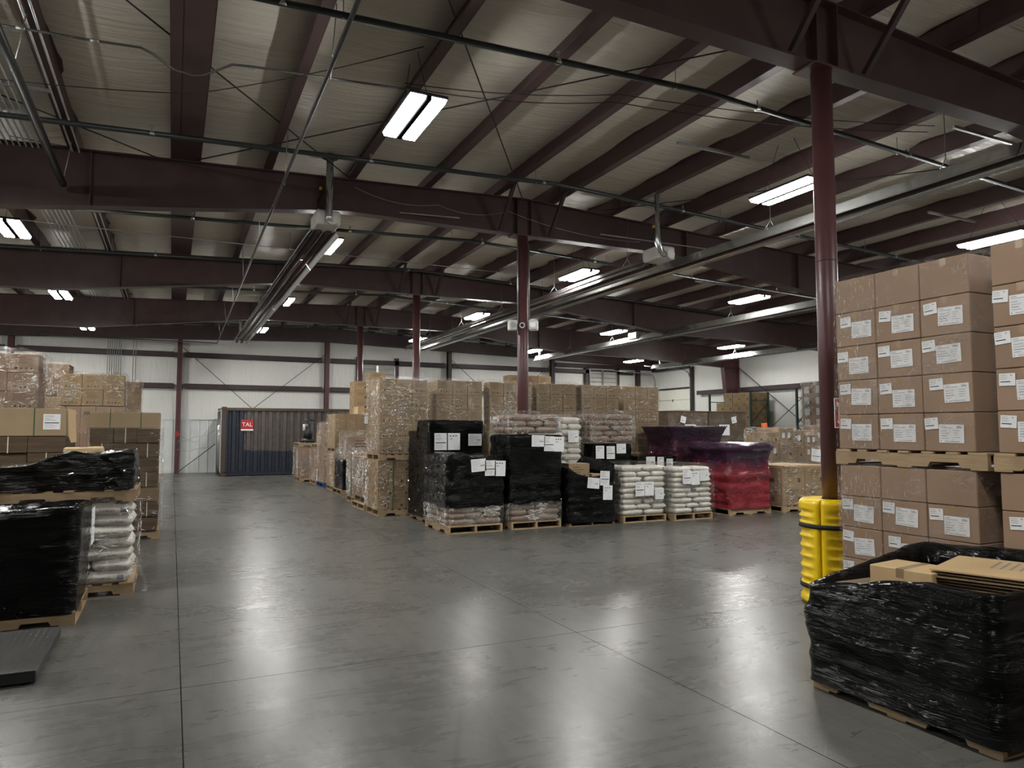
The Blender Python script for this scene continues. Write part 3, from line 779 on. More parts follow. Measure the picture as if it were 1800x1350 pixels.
def carton_mesh(w, d, h, kind='plain', mat='kraft', seed=0):
    key = ('c', round(w, 3), round(d, 3), round(h, 3), kind, mat, seed)
    if key in cache: return cache[key]
    g = .003; m = MB().box(-w / 2 + g, w / 2 - g, -d / 2 + g, d / 2 - g, .001, h - g, c=.005)
    rnd = random.Random(seed + int(w * 1000))
    def face(uw, put):          # prints in a face frame: u from -uw/2..uw/2, z
        def bar(u0, u1, z0, z1, mi=1):
            put([(u0, z0), (u1, z0), (u1, z1), (u0, z1)], mi)
        if kind.startswith('icon'):
            flip = kind == 'icon_flip'
            zz = lambda z: (h - z) if flip else z
            for q in range(5):
                z = h * (.86 - .085 * q); L = uw * rnd.uniform(.35, .62)
                a, b = sorted((zz(z), zz(z + h * .018))); bar(-uw * .30, -uw * .30 + L, a, b)
            for q in range(4):
                u = uw * (-.27 + .16 * q); z = h * .17
                a, b = sorted((zz(z), zz(z + h * .105)))
                if q % 2: put([(u, a), (u + uw * .09, a), (u + uw * .045, b)], 1)
                else: bar(u, u + uw * .085, a, b)
        if kind == 'marks':
            for q in range(3): bar(-uw * .3, uw * rnd.uniform(0, .25), h * (.78 - .12 * q), h * (.81 - .12 * q))
            bar(uw * .18, uw * .3, h * .2, h * .42)
        if kind == 'word':
            for q in range(6): bar(-uw * .28 + q * uw * .08, -uw * .23 + q * uw * .08, h * .84, h * .90)
    face(w, lambda P, mi: m.quad([(u, -d / 2 + g - .0012, z) for u, z in P], mi))
    face(d, lambda P, mi: m.quad([(-w / 2 + g - .0012, -u, z) for u, z in P], mi))
    # tape over the top seam running down the two ends
    m.box(-w / 2 + g - .001, w / 2 - g + .001, -.025, .025, h - g, h - g + .001, 2)
    m.quad([(-w / 2 + g - .0014, .025, h - .06), (-w / 2 + g - .0014, -.025, h - .06), (-w / 2 + g - .0014, -.025, h - g), (-w / 2 + g - .0014, .025, h - g)], 2)
    me = m.mesh('carton', [M[mat], M['print_brown'], M['tape']]); cache[key] = me
    return me

def carton(x, y, z, w, d, h, label, kind='plain', mat='kraft', rz=0.0, group=None, seed=0):
    """x, y = centre of the base"""
    return tag(obj('carton', carton_mesh(w, d, h, kind, mat, seed), None, None, (x, y, z), rz), label, 'carton', group)

def carton_stack(x0, y0, z0, nx, nz, w, d, h, where, kind='icon', mat='kraft', side=1, facing='y', skip=(), group=None, noun='printed brown carton', jit=.004, flips=()):
    """one layer of cartons at the face the photograph shows, and `side` more deep along the left column"""
    colname = {1: [''], 2: ['left', 'right'], 3: ['left', 'middle', 'right'], 4: ['leftmost', 'second', 'third', 'rightmost'], 5: ['leftmost', 'second', 'middle', 'fourth', 'rightmost']}[nx]
    for r in range(nz):
        row = ORD[nz - 1 - r] if r else 'bottom'
        for c_ in range(nx):
            if (r, c_) in skip: continue
            lab = '%s, %s row, %s column, %s' % (noun, row, colname[c_], where) if nx > 1 else '%s, %s row, %s' % (noun, row, where)
            kd = 'icon_flip' if (r, c_) in flips else kind
            jx, jy = random.uniform(-jit, jit), random.uniform(-jit, jit)
            if facing == 'y': carton(x0 + w * (c_ + .5) + jx, y0 + d / 2 + jy, z0 + h * r, w, d, h, lab, kd, mat, 0, group or 'cartons of the stack ' + where)
            else: carton(x0 + d / 2 + jx, y0 - w * (c_ + .5) + jy, z0 + h * r, d, w, h, lab, kd, mat, 0, group or 'cartons of the stack ' + where)
        for s_ in range(side if (r, 0) not in skip else 0):
            lab = '%s, %s row, left side place %s from front, %s' % (noun, row, ORD[s_ + 1], where)
            if facing == 'y': carton(x0 + w / 2, y0 + d * (s_ + 1.5), z0 + h * r, w, d, h, lab, kind, mat, 0, group or 'cartons of the stack ' + where)

def pleats(parent, x0, x1, y0, y1, z0, z1, off, mat, dens, seed, faces='fl', wid=.005, hmax=.006, lmax=.16, name='film_pleats', vert=False):
    rnd = random.Random(seed); m = MB()
    for fc in faces:
        span = (x1 - x0) if fc == 'f' else (y1 - y0)
        zt = z1
        n = int(dens * span * (zt - z0) * (1 if fc == 'f' or vert else 1.7)); k = 0; tries = 0
        while k < n and tries < n * 12:
            tries += 1
            u = rnd.uniform(.0, span); z = rnd.uniform(z0 + .01, zt - .01)
            if vert: u = span * (1 - min(1, abs(rnd.gauss(0, .30))))
            e = min(u, span - u) / span
            g = noise.noise((u * 2.3 + seed * 3.7, z * 2.6, seed * 1.3 + (0 if fc == 'f' else 9)))
            if g < rnd.uniform(-.1, .35) - (.35 if e < .08 else 0): continue
            k += 1
            L = min(lmax, .02 + rnd.expovariate(1 / .045)); a = rnd.gauss(0, .28) if rnd.random() < .75 else rnd.uniform(-1.5, 1.5)
            if vert: a = rnd.gauss(math.pi / 2, .12); L = min(lmax, .01 + rnd.expovariate(1 / .03))
            w_ = wid * rnd.uniform(.4, 1.2); h_ = hmax * rnd.uniform(.4, 1.1)
            du, dz = math.cos(a) * L / 2, math.sin(a) * L / 2; nu_, nz_ = -math.sin(a) * w_, math.cos(a) * w_
            if u - abs(du) < 0 or u + abs(du) > span: du *= .3
            def P(uu, zz, o):
                zz = min(max(zz, z0), zt)
                return (x0 + uu, y0 - off - o, zz) if fc == 'f' else ((x0 - off - o, y0 + uu, zz) if fc == 'l' else (x1 + off + o, y0 + uu, zz))
            A, B = P(u - du, z - dz, 0), P(u + du, z + dz, 0)
            T, Bt, Tm = P(u + nu_, z + nz_, 0), P(u - nu_, z - nz_, 0), P(u, z, h_)
            b = len(m.v); m.v += [A, B, T, Bt, Tm]
            for f in ((0, 4, 2), (2, 4, 1), (0, 3, 4), (3, 1, 4)): m.f.append(tuple(b + i for i in f)); m.mi.append(0); m.sm.append(False)
    if m.v:
        o = obj(name, m, M[mat], parent); o['kind'] = 'stuff'
        o.location = (-parent.location.x, -parent.location.y, -parent.location.z)

def film(label, x0, x1, y0, y1, z0, z1, mat='clear', amp=.02, seed=0, cap=True, prof=None, **k):
    o = tag(obj('stretch_film', shell(x0 - .02, x1 + .02, y0 - .02, y1 + .02, z0, (lambda x, y: z1(x, y) + .02) if callable(z1) else z1 + .02, .02, amp, seed, prof=prof, cap=cap, **k), M[mat]), label, 'film', 'stretch films')
    zt = min(z1(x0, y0), z1(x1, y0)) if callable(z1) else z1
    dn = {'clear': 170, 'clear_thin': 75, 'clear_heavy': 330}[mat]  # density of the white slivers that imitate sparkle on the film
    if x0 > 5 and y0 < 4: pleats(o, x0, x1, y0, y1, z0, zt, .024 + amp * .5, 'pleat', 170, seed, 'l', .0014, .0025, .07, vert=True)
    else: pleats(o, x0, x1, y0, y1, z0, zt, .024 + amp * .5, 'pleat', dn, seed, 'flr' if x1 < 0 else 'fl')
    return o

def bag_mesh(L, W, H, mat, seed):
    key = ('b', L, W, H, mat, seed)
    if key in cache: return cache[key]
    m = MB(); nu, nv = 12, 9
    def thick(u, v): return (max(0, 1 - abs(u) ** 6) ** .4) * (max(0, 1 - abs(v) ** 5) ** .42)
    for sgn in (1, -1):
        base = len(m.v)
        for j in range(nv + 1):
            for i in range(nu + 1):
                u, v = -1 + 2 * i / nu, -1 + 2 * j / nv
                u = math.copysign(abs(u) ** .75, u); v = math.copysign(abs(v) ** .75, v)
                h = H / 2 * thick(u, v) * sgn
                q = noise.noise((u * 2 + seed, v * 2, sgn)) * .008
                m.v.append((u * L / 2 * (1 - .03 * abs(v) ** 6), v * W / 2 * (1 - .03 * abs(u) ** 6), h + q * (1 - abs(u) ** 8) * (1 - abs(v) ** 8) * 0.6))
        for j in range(nv):
            for i in range(nu):
                k = base + j * (nu + 1) + i; m.f.append((k, k + 1, k + nu + 2, k + nu + 1)); m.mi.append(0); m.sm.append(True)
    bm = bmesh.new(); me = m.mesh('bag', M[mat]); bm.from_mesh(me); bmesh.ops.remove_doubles(bm, verts=bm.verts, dist=.0008)
    bmesh.ops.recalc_face_normals(bm, faces=bm.faces); bm.to_mesh(me); bm.free(); cache[key] = me
    return me
def bags(x0, x1, y0, y1, z0, n, h, mat, where, noun, skipback=False, cat='bag'):
    W, D = x1 - x0, y1 - y0
    for r in range(n):
        z = z0 + h * (r + .5)
        lay = LAY[r] if r < n - 1 or n < 2 else 'top'
        front = []
        if r % 2 == 0:
            front = [('front left', x0 + W * .25, y0 + D * .21, W * .5, D * .42, 0), ('front right', x0 + W * .75, y0 + D * .21, W * .5, D * .42, 0)]
            front += [(nm, x0 + W * q, y0 + D * .71, D * .58, W * .333, 90) for nm, q in (('back left', .167), ('back middle', .5), ('back right', .833))]
        else:
            front = [(nm, x0 + W * q, y0 + D * .29, D * .58, W * .333, 90) for nm, q in (('front left', .167), ('front middle', .5), ('front right', .833))]
            front += [('back left', x0 + W * .25, y0 + D * .79, W * .5, D * .42, 0), ('back right', x0 + W * .75, y0 + D * .79, W * .5, D * .42, 0)]
        for nm, x, y, L, Wd, a in front:
            if skipback and nm in ('back middle', 'back right'): continue
            me = bag_mesh(round(L * .985, 3), round(Wd * .985, 3), h * 1.2, mat, random.randint(0, 2))
            tag(obj('bag', me, None, None, (x + random.uniform(-.012, .012), y + random.uniform(-.010, .010), z), R(a + (180 if random.random() < .3 else 0) + random.uniform(-1.5, 1.5))),
                '%s, %s layer, %s, %s' % (noun, lay, nm, where), cat, 'bags of the load ' + where)

def sheet(w, h, style, seed=0):
    key = ('s', w, h, style, seed)
    if key in cache: return cache[key]
    m = MB().box(-w / 2, w / 2, -.0012, .0, -h / 2, h / 2); rnd = random.Random(seed * 7 + len(style))
    def bar(x0, x1, z0, z1, mi=1): m.quad([(x0 * w, -.0018, z0 * h), (x1 * w, -.0018, z0 * h), (x1 * w, -.0018, z1 * h), (x0 * w, -.0018, z1 * h)], mi)
    if style == 'doc':
        for z in (.38, .30, .18, .10): bar(-.42, rnd.uniform(-.1, .2), z, z + .025, 2)
        bar(-.42, .42, -.10, -.04); 
        for z in (-.2, -.28, -.38): bar(-.42, rnd.uniform(0, .4), z, z + .02, 2)
    elif style == 'num':
        for q in (-.36, -.12, .10): bar(q, q + .14, .30, .36)
        bar(-.3, -.12, .14, .18)
    elif style == 'wide':
        for k in range(7): bar(-.44, rnd.uniform(-.2, .42), .36 - .12 * k, .38 - .12 * k, 2)
        bar(.1, .4, -.05, 0, 1)
    elif style == 'big':
        for k, L in enumerate((.2, .5)): bar(-.44, -.44 + L, .40 - .09 * k, .425 - .09 * k, 2)
        for k in range(5): bar(-.45, .45, .20 - .13 * k, .205 - .13 * k, 2)
        for k in range(4): bar(-.44, -.44 + rnd.uniform(.15, .5), .13 - .13 * k, .155 - .13 * k, 1 if k == 2 else 2)
        for k in range(4): bar(.10, .10 + rnd.uniform(.15, .28), .15 - .12 * k, .17 - .12 * k, 2)
        bar(-.3, .35, -.43, -.41, 1); bar(-.45, -.41, -.43, -.39, 1)
        text_mb(m, 'Sifia', .19 * h, (.20 * w, -.0022, .30 * h), (1, 0, 0), (0, 0, 1), 1)
    elif style == 'small':
        for k in range(3): bar(-.42, -.42 + rnd.uniform(.2, .5), .34 - .15 * k, .37 - .15 * k, 2)
        bar(-.42, .2, -.22, -.14, 1); bar(.2, .3, .3, .38, 2)
    elif style == 'yellow':
        for k, c_ in enumerate((-.3, -.05, .15)): bar(c_, c_ + .12, .30, .40)
    me = m.mesh('paper_label', [M['paper'], M['ink'], M['ink_grey']]); cache[key] = me
    return me
def label_on(parent, w, h, style, x, z, y=0, face='y', tilt=0.0, seed=0, name='paper_label'):
    """position is given in world space on a plane y = const (face y) or x = const (face x)"""
    o = obj(name, sheet(w, h, style, seed), None, parent)
    pl = parent.location if parent else Vector()
    if face == 'y': o.location = (x - pl.x, y - pl.y, z - pl.z); o.rotation_euler = (0, tilt, 0)
    else: o.location = (y - pl.x, x - pl.y, z - pl.z); o.rotation_euler = (0, tilt, R(-90))
    return o

# ================================================================ RIGHT: TALL CARTON STACKS WITH LABELS
def label_stack(y_hi, ncol, cw, tiers, where, grp):
    X = 5.15; d = .52
    for tier, (z0, rows, h) in tiers.items():
        for r in range(rows):
            for c_ in range(ncol):
                yc = y_hi - cw * (c_ + .5); z = z0 + h * r
                top = r == rows - 1
                row = ORD[rows - 1 - r] if r else 'bottom'
                col = ['left', 'middle', 'right'][c_] if ncol == 3 else ''
                t = tag(obj('carton', carton_mesh(d, cw, h, 'plain', 'kraft_rose', r % 3), None, None, (X + d / 2 + random.uniform(-.004, .004), yc, z)),
                        'brown carton, %s row, %s column, %s tier, %s' % (row, col, tier, where), 'carton', grp)
                if top: continue
                if tier == 'lower' and where.startswith('second') and r < 3: continue
                u = random.uniform(-.03, .03); v = random.uniform(-.015, .015)
                a = label_on(t, .185, .135, 'big', yc - .045 + u, z + h * .46 + v, t.location.x - d / 2 + .0005, 'x', R(random.uniform(-3, 3)), r % 3, 'shipping_label')
                b = label_on(t, .105, .085, 'small', yc + .105 + u, z + h * .72 + v * .5, t.location.x - d / 2 - .0005, 'x', R(random.uniform(-5, 4)), c_, 'shipping_label')
    if ncol == 3:
        for tier, (z0, rows, h) in tiers.items():
            for r in range(rows):
                carton(X + d * 1.5 + .01, y_hi - cw * 2.5, z0 + h * r, d, cw, h, 'brown carton behind the right column, %s row, %s tier, %s' % (ORD[rows - 1 - r] if r else 'bottom', tier, where), 'plain', 'kraft_rose', 0, grp)
pallet(5.70, 3.72, 0, 'floor pallet under the first labelled carton stack at right', 1.22, 1.1, R(90))
pallet(5.69, 3.70, 1.418, 'raised pallet between the two tiers of the first labelled stack', 1.26, 1.1, R(90))
pallet(5.70, 2.42, 0, 'floor pallet under the second labelled carton stack at right', 1.22, 1.1, R(90))
pallet(5.69, 2.42, 1.418, 'raised pallet between the two tiers of the second labelled stack', 1.22, 1.1, R(90))
label_stack(4.30, 3, .382, {'upper': (1.546, 5, .288), 'lower': (.128, 5, .257)}, 'first stack beside the column', 'labelled cartons of the first right stack')
label_stack(3.00, 3, .382, {'upper': (1.546, 5, .290), 'lower': (.128, 5, .257)}, 'second stack at right edge', 'labelled cartons of the second right stack')
def vfold(x, y, z): return .012 * max(0, noise.noise((x * 4, y * 22, z * 1.1))) 
film('thin clear film around the upper tier of the first labelled stack', 5.15, 6.22, 3.155, 4.30, 1.552, 2.99, 'clear_thin', .010, 3, prof=vfold, fx=6, fz=1.5, npx=44)
film('thin clear film around the lower tier of the first labelled stack', 5.15, 6.22, 3.155, 4.30, .135, 1.412, 'clear_thin', .010, 8, prof=vfold, fx=6, fz=1.5, cap=False, npx=44)

# near column guard
t = thing('column_guard', 'yellow ribbed plastic guard with black straps around nearest column', 'guard', (6, 5.1, 0))
def guard_half(a0):
    m = MB(); na, nz = 44, 110; Hh = 1.02; ri = .115
    def rad(a, z):
        e = min(z, Hh - z); r = .325 - .03 * max(0, 1 - e / .045) ** 2
        u = (a - a0 - .03) / (math.pi - .06)
        wa = max(0, min(1, (min(u, 1 - u) - .04) / .10)); 
        ph = ((z - .07) % .098) / .098
        rib = max(0, math.sin(math.pi * ph)) ** .8
        inz = max(0, min(1, (z - .05) / .03)) * max(0, min(1, (Hh - .09 - z) / .03))
        strap = 1 if (abs(z - .765) < .035 or abs(z - .18) < .03) else 0
        r -= .026 * wa * inz * rib * (1 - .7 * strap)
        r -= .012 * max(0, 1 - min(u, 1 - u) / .03)
        return r
    for j in range(nz + 1):
        z = Hh * j / nz
        for i in range(na + 1):
            a = a0 + .03 + (math.pi - .06) * i / na; r = rad(a, z)
            m.v.append((r * math.cos(a), r * math.sin(a), z))
    for j in range(nz):
        for i in range(na):
            k = j * (na + 1) + i; m.f.append((k, k + 1, k + na + 2, k + na + 1)); m.mi.append(0); m.sm.append(True)
    for j in (0, nz):          # end rings
        z = Hh * j / nz; k = len(m.v)
        for i in range(na + 1):
            a = a0 + .03 + (math.pi - .06) * i / na; m.v.append((ri * math.cos(a), ri * math.sin(a), z))
        for i in range(na): m.f.append((j * (na + 1) + i, j * (na + 1) + i + 1, k + i + 1, k + i)); m.mi.append(0); m.sm.append(False)
        if j == 0: kb = k
        else: kt = k
    for i in (0, na):
        m.f.append(tuple([j * (na + 1) + i for j in range(nz + 1)] + [kt + i, kb + i])); m.mi.append(0); m.sm.append(False)
    return m
for q in (0, 1): obj('guard_half', guard_half(R(197 + 180 * q)), M['yellow'], t)
for z in (.765, .18):
    m = MB(); n = 64
    for zz, rr in ((z - .022, .322), (z - .022, .329), (z + .022, .329), (z + .022, .322)):
        for i in range(n): m.v.append((rr * math.cos(2 * math.pi * i / n), rr * math.sin(2 * math.pi * i / n), zz))
    for q in range(4):
        for i in range(n): m.f.append((q * n + i, q * n + (i + 1) % n, ((q + 1) % 4) * n + (i + 1) % n, ((q + 1) % 4) * n + i)); m.mi.append(0); m.sm.append(q % 2 == 1)
    obj('strap', m, M['strap'], t)
# fire extinguisher arrow sign on the column
t = thing('arrow_sign', 'red sign with white downward arrow on the nearest column', 'sign', (5.985, 4.982, 1.875), R(-8))
obj('sign_plate', MB().box(-.062, .062, 0, .004, -.148, .148), M['white'], t)
obj('sign_face', MB().box(-.054, .054, -.001, 0, -.140, .140), M['red'], t)
m = MB()
m.quad([(-.036, -.0016, .115), (0, -.0016, .095), (0, -.0016, .06), (-.036, -.0016, .072)], 0); m.quad([(0, -.0016, .095), (.036, -.0016, .115), (.036, -.0016, .072), (0, -.0016, .06)], 0)
m.quad([(-.016, -.0016, -.085), (.016, -.0016, -.085), (.016, -.0016, .075), (-.016, -.0016, .075)], 0); m.quad([(-.034, -.0016, -.080), (0, -.0016, -.122), (.034, -.0016, -.080)], 0)
text_mb(m, 'FIRE', .020, (-.025, -.0022, .076), (1, 0, 0), (0, 0, 1), 1)
text_mb(m, 'EXTINGUISHER', .016, (-.006, -.0022, .062), (0, 0, -1), (1, 0, 0), 1)
obj('arrow', m, [M['white'], M['red']], t)

# ================================================================ RIGHT FOREGROUND: BLACK WRAPPED CARDBOARD
pallet(4.48, 2.92, 0, 'pallet under the nearest black-wrapped cardboard at bottom right', 1.2, 1.15, R(90))
def rim(x, y):
    u = (3.50 - y) / 1.17; q = (x - 3.87) / 1.2
    return .66 + .17 * min(1, max(0, u * 1.4)) + .17 * min(1, max(0, q)) * (1 - u) + .03 * q
def bulge(x, y, z): return .035 * math.exp(-((z - .46) / .10) ** 2) * (1 if z < .5 else 1) + .012 * math.sin(z * 38) * (1 if z < .45 else 0) * .6
t = thing('wrapped_cardboard_load', 'nearest black-wrapped load of flat cardboard, open topped, bottom right corner', 'wrapped load', (0, 0, 0))
obj('film_wrap', shell(3.88, 5.09, 2.30, 3.54, .055, rim, .07, .022, 5, 1.0, 10, bulge, 46, 40, True, [(.985, .012), (.95, .004), (.90, -.03), (.86, -.07), (.84, -.10)]), M['black_film'], t)
obj('packed_core', MB().box(4.0, 4.98, 2.45, 3.40, .13, .70), M['kraft_dark'], t)
carton(4.36, 3.10, .702, .34, .40, .125, 'small open brown carton inside the nearest black-wrapped load', 'plain', 'kraft_lit', R(8))
for i in range(8):
    tag(obj('cardboard_sheet', MB().box(-.33, .33, -.30, .30, 0, .009), M['kraft_lit'] if i == 7 else M['flute_light'], None, (4.68 - .008 * (i % 3), 2.74 + .006 * (i % 2), .702 + .0195 * i), R(18 + (i % 3))),
        ('printed top cardboard sheet' if i == 7 else 'flat cardboard sheet, %s from the top of the pile' % ORD[7 - i]) + ', nearest black-wrapped load', 'cardboard', 'flat sheets in the near load')
m = MB()
for k in range(4): m.quad([(-.05, -.12 + .05 * k, 0), (.25, -.12 + .05 * k, 0), (.25, -.105 + .05 * k, 0), (-.05, -.105 + .05 * k, 0)], 0)
po = bpy.data.objects['cardboard_sheet.007']
obj('print', m, M['ink_grey'], po, (0, 0, .0102))

# ================================================================ MIDDLE: FRONT ROW OF WRAPPED PALLETS
def wrapped(x0, x1, y0, y1, z0, zt, label, mat='black_film', papers=(), seed=0, amp=.018, prof=None, core=None, grp='film-wrapped pallet loads', **k):
    t = thing('wrapped_pallet_load', label, 'wrapped load', (0, 0, 0), 0, grp)
    obj('film_wrap', shell(x0, x1, y0, y1, z0, zt, .05, amp, seed, prof=prof, **k), M[mat], t)
    z1 = min(zt(x0, y0), zt(x1, y0), zt(x0, y1)) if callable(zt) else zt
    pleats(t, x0, x1, y0, y1, z0, z1 - .01, amp * .75 + .004, {'black_film': 'black_pleat'}.get(mat, 'red_pleat'), 150 if mat == 'black_film' else 110, seed, 'flr' if x1 < 0 else 'fl', .006, .010, .10)
    for (w_, h_, st, x, z, tl) in papers:
        label_on(t, w_, h_, st, x, z, y0 - amp - .012, 'y', R(tl), seed)
    return t
def lumps(h, a=.018, z0=0):
    return lambda x, y, z: a * abs(math.sin((z - z0) / h * math.pi))
A4 = (.20, .26)
# M1
pallet(4.62, 11.68, 0, 'pallet under the short black load with brown bags at its foot', 1.2, .98, R(90))
bags(4.14, 5.11, 11.12, 12.28, .13, 3, .10, 'bag_brown', 'under the leftmost front black load', 'brown bag', True)
film('clear film round the brown bags under leftmost front black load', 4.14, 5.11, 11.12, 12.28, .132, .44, 'clear_heavy', .02, 4, cap=False)
wrapped(4.13, 5.13, 11.11, 12.30, .42, lambda x, y: 1.30 - .05 * (x - 4.1) + .03 * math.sin(x * 9), 'short black-wrapped load, leftmost of the front row, three papers', seed=11, amp=.03, fx=3,
        prof=lumps(.23, .02, .42), papers=[(.27, .21, 'wide', 4.66, 1.12, -4), (A4[0], A4[1], 'doc', 4.875, 1.07, 0), (A4[0], A4[1], 'num', 5.055, 1.06, 2)])
# M2
pallet(5.78, 11.54, 0, 'pallet under the tall black load with bags above and below', .84, .98, R(90))
bags(5.29, 6.26, 11.14, 11.95, .13, 3, .10, 'bag_brown', 'under the tall front black load', 'brown bag', True)
film('clear film round the brown bags under tall front black load', 5.29, 6.26, 11.14, 11.95, .132, .44, 'clear_heavy', .02, 6, cap=False)
wrapped(5.28, 6.28, 11.13, 11.95, .42, 1.615, 'tall black-wrapped load with brown bags on top, three papers', seed=13, amp=.03, fx=3, prof=lumps(.25, .02, .42),
        papers=[(.26, .20, 'wide', 5.80, 1.52, 1), (A4[0], A4[1], 'doc', 6.015, 1.47, 1), (A4[0], A4[1], 'num', 6.215, 1.46, 1)])
bags(5.29, 6.28, 11.13, 11.95, 1.66, 3, .105, 'bag_brown', 'on top of the tall front black load', 'brown bag', True)
film('clear film over the brown bags on top of tall black load', 5.29, 6.28, 11.13, 11.95, 1.64, lambda x, y: 1.99 + .035 * math.sin((x - 5.2) * 4), 'clear_heavy', .025, 9)
# M3 (open topped)
def m3rim(x, y):
    u = abs(2 * (x - 6.38) / .96 - 1); v = (y - 11.02) / 1.15
    return .86 + .12 * u ** 2 + .10 * v + (.12 if x > 6.9 else .05) * u ** 3
pallet(6.86, 11.60, 0, 'pallet under the low open black load', 1.15, .94, R(90), 'wood_old')
wrapped(6.38, 7.34, 11.02, 12.15, .06, m3rim, 'low black-wrapped load with open top and a brown carton inside', seed=17, amp=.03, prof=lumps(.13, .016), fx=3,
        papers=[(.25, .19, 'wide', 6.86, .76, 6), (A4[0], A4[1], 'doc', 7.10, .84, 3), (A4[0], A4[1], 'num', 7.16, .58, 2)], capin=[(.98, .01), (.93, -.03), (.88, -.09), (.86, -.12)])
obj('packed_core', MB().box(6.46, 7.26, 11.10, 12.05, .13, .74), M['dark'], bpy.data.objects['wrapped_pallet_load.002'])
carton(6.74, 11.42, .745, .42, .36, .36, 'plain brown carton standing open in the low black load', 'marks', 'kraft', R(-6))
tag(obj('carton', carton_mesh(.24, .3, .16, 'plain', 'kraft_light'), None, None, (7.10, 11.42, .745), R(8)), 'small pale carton beside the brown one in low black load', 'carton')
# M4, M5 white bags
for (x0, x1, y0, zt, lb, sd, pp) in ((7.53, 8.50, 11.02, 1.04, 'left white bag pallet of the front row', 21, [(A4[0], A4[1], 'doc', 7.86, .62), (A4[0], A4[1], 'num', 8.07, .62), (.20, .20, 'wide', 8.30, .52)]),
                                     (8.60, 9.52, 10.90, 1.00, 'right white bag pallet of the front row', 22, [(.20, .26, 'doc', 8.86, .82), (.20, .26, 'num', 9.06, .80), (.22, .20, 'wide', 9.28, .84)])):
    pallet((x0 + x1) / 2, y0 + .6, 0, 'pallet under the ' + lb, 1.18, x1 - x0, R(90))
    bags(x0, x1, y0, y0 + 1.18, .13, 9, (zt - .13) / 9, 'bag_white', lb, 'white woven bag', True)
    f = film('clear film over the ' + lb, x0, x1, y0, y0 + 1.18, .15, zt + .03, 'clear_thin', .02, sd, prof=lumps((zt - .13) / 9, .012, .13), nz=54)
    for (w_, h_, st, x, z) in pp: label_on(f, w_, h_, st, x, z, y0 - .055, 'y', R(random.uniform(-2, 2)), sd)
# M6 red/purple
def flare(z_, a, w_): return lambda x, y, z: a * math.exp(-((z - z_) / w_) ** 2) + .02 * abs(math.sin(z * 14)) 
pallet(10.68, 11.68, 0, 'pallet under the red-wrapped load', 1.12, 1.15, 0)
wrapped(10.15, 11.20, 11.10, 12.20, .12, lambda x, y: 1.42 + .03 * math.sin(x * 7), 'red-wrapped load fading to purple at the top, one paper', 'red_film', seed=31, amp=.03, fx=2.5,
        prof=lambda x, y, z: .10 * math.exp(-((z - 1.36) / .14) ** 2) + .045 * math.exp(-((z - .80) / .07) ** 2) + .014 * abs(math.sin(z * 15)), nz=48)
o = bpy.data.objects['wrapped_pallet_load.003']
label_on(o, .22, .24, 'doc', 10.02, 1.22, 11.35, 'x', R(5), 3)
# P1 purple behind
wrapped(9.98, 11.28, 12.62, 13.60, .05, 1.79, 'dark purple-wrapped load with a flared top edge', 'purple_film', seed=33, amp=.03, prof=lambda x, y, z: .16 * max(0, (z - 1.45) / .34) ** 1.6 if z > 1.45 else 0.012 * abs(math.sin(z * 9)), nz=48, fx=2.5)
obj('top_board', MB().box(9.95, 11.2, 12.7, 13.5, 1.79, 1.815), M['kraft'], bpy.data.objects['wrapped_pallet_load.004'])
# M7
pallet(12.15, 11.62, 0, 'pallet under the film-wrapped cartons behind the guard', 1.3, 1.15, 0)
for r in range(2):
    for c_ in range(2):
        carton(11.52 + .66 * (c_ + .5), 11.62, .13 + .40 * r, .655, 1.12, .40, 'large brown carton, %s row, %s, film-wrapped load behind the guard' % (['bottom', 'upper'][r], ['left', 'right'][c_]), 'marks', 'kraft_warm', 0, 'cartons behind the guard', r)
tag(obj('cardboard_sheet', MB().box(-.62, .66, -.55, .56, 0, .03), M['kraft_light'], None, (12.17, 11.62, .932), R(3)), 'flat cardboard sheet on the cartons behind the guard', 'cardboard')
film('clear film round the large cartons behind the guard', 11.52, 12.84, 11.06, 12.18, .14, .965, 'clear', .03, 41, fx=3)

# second row
S_ = lambda k: 'wrapped_pallet_load.%03d' % k
pallet(4.78, 13.02, 0, 'pallet under the tall black load at the aisle corner', 1.2, 1.02, R(90), 'wood_old')
wrapped(4.23, 5.32, 12.40, 13.62, .10, lambda x, y: 1.93 - (.20 if y > 13.05 else 0) - .01 * x, 'tall black-wrapped load at the aisle corner, three papers', seed=43, amp=.02, fx=2.5,
        papers=[(.24, .31, 'doc', 4.33 + .12, 1.50, 0), (.24, .31, 'num', 4.71, 1.50, 0), (.27, .22, 'wide', 5.13, 1.53, 0)])
pallet(7.02, 12.97, 0, 'pallet under the tall white bag load', 1.15, .98, R(90))
bags(6.54, 7.50, 12.42, 13.52, .13, 15, .122, 'bag_white', 'tall load behind the open black one', 'white woven bag', True)
f = film('clear film over the tall white bag load', 6.54, 7.50, 12.42, 13.52, .15, 1.99, 'clear_thin', .02, 45, prof=lumps(.122, .012, .13), nz=64)
label_on(f, .2, .28, 'num', 6.90, 1.52, 12.36, 'y', 0, 1); label_on(f, .24, .22, 'wide', 7.26, 1.58, 12.36, 'y', 0, 2)
pallet(8.22, 12.97, 0, 'pallet under the black load topped by four layers of bags', 1.15, 1.0, R(90))
wrapped(7.72, 8.70, 12.42, 13.5, .10, 1.42, 'black-wrapped load carrying brown bags, right of the white bags', seed=47, amp=.02,
        papers=[(A4[0], A4[1], 'num', 7.90, 1.26, 0), (A4[0], A4[1], 'doc', 8.16, 1.25, 0), (.23, .20, 'wide', 8.42, 1.33, 0)])
bags(7.66, 8.76, 12.42, 13.52, 1.47, 5, .112, 'bag_brown', 'on the black load right of the white bags', 'brown bag', True)
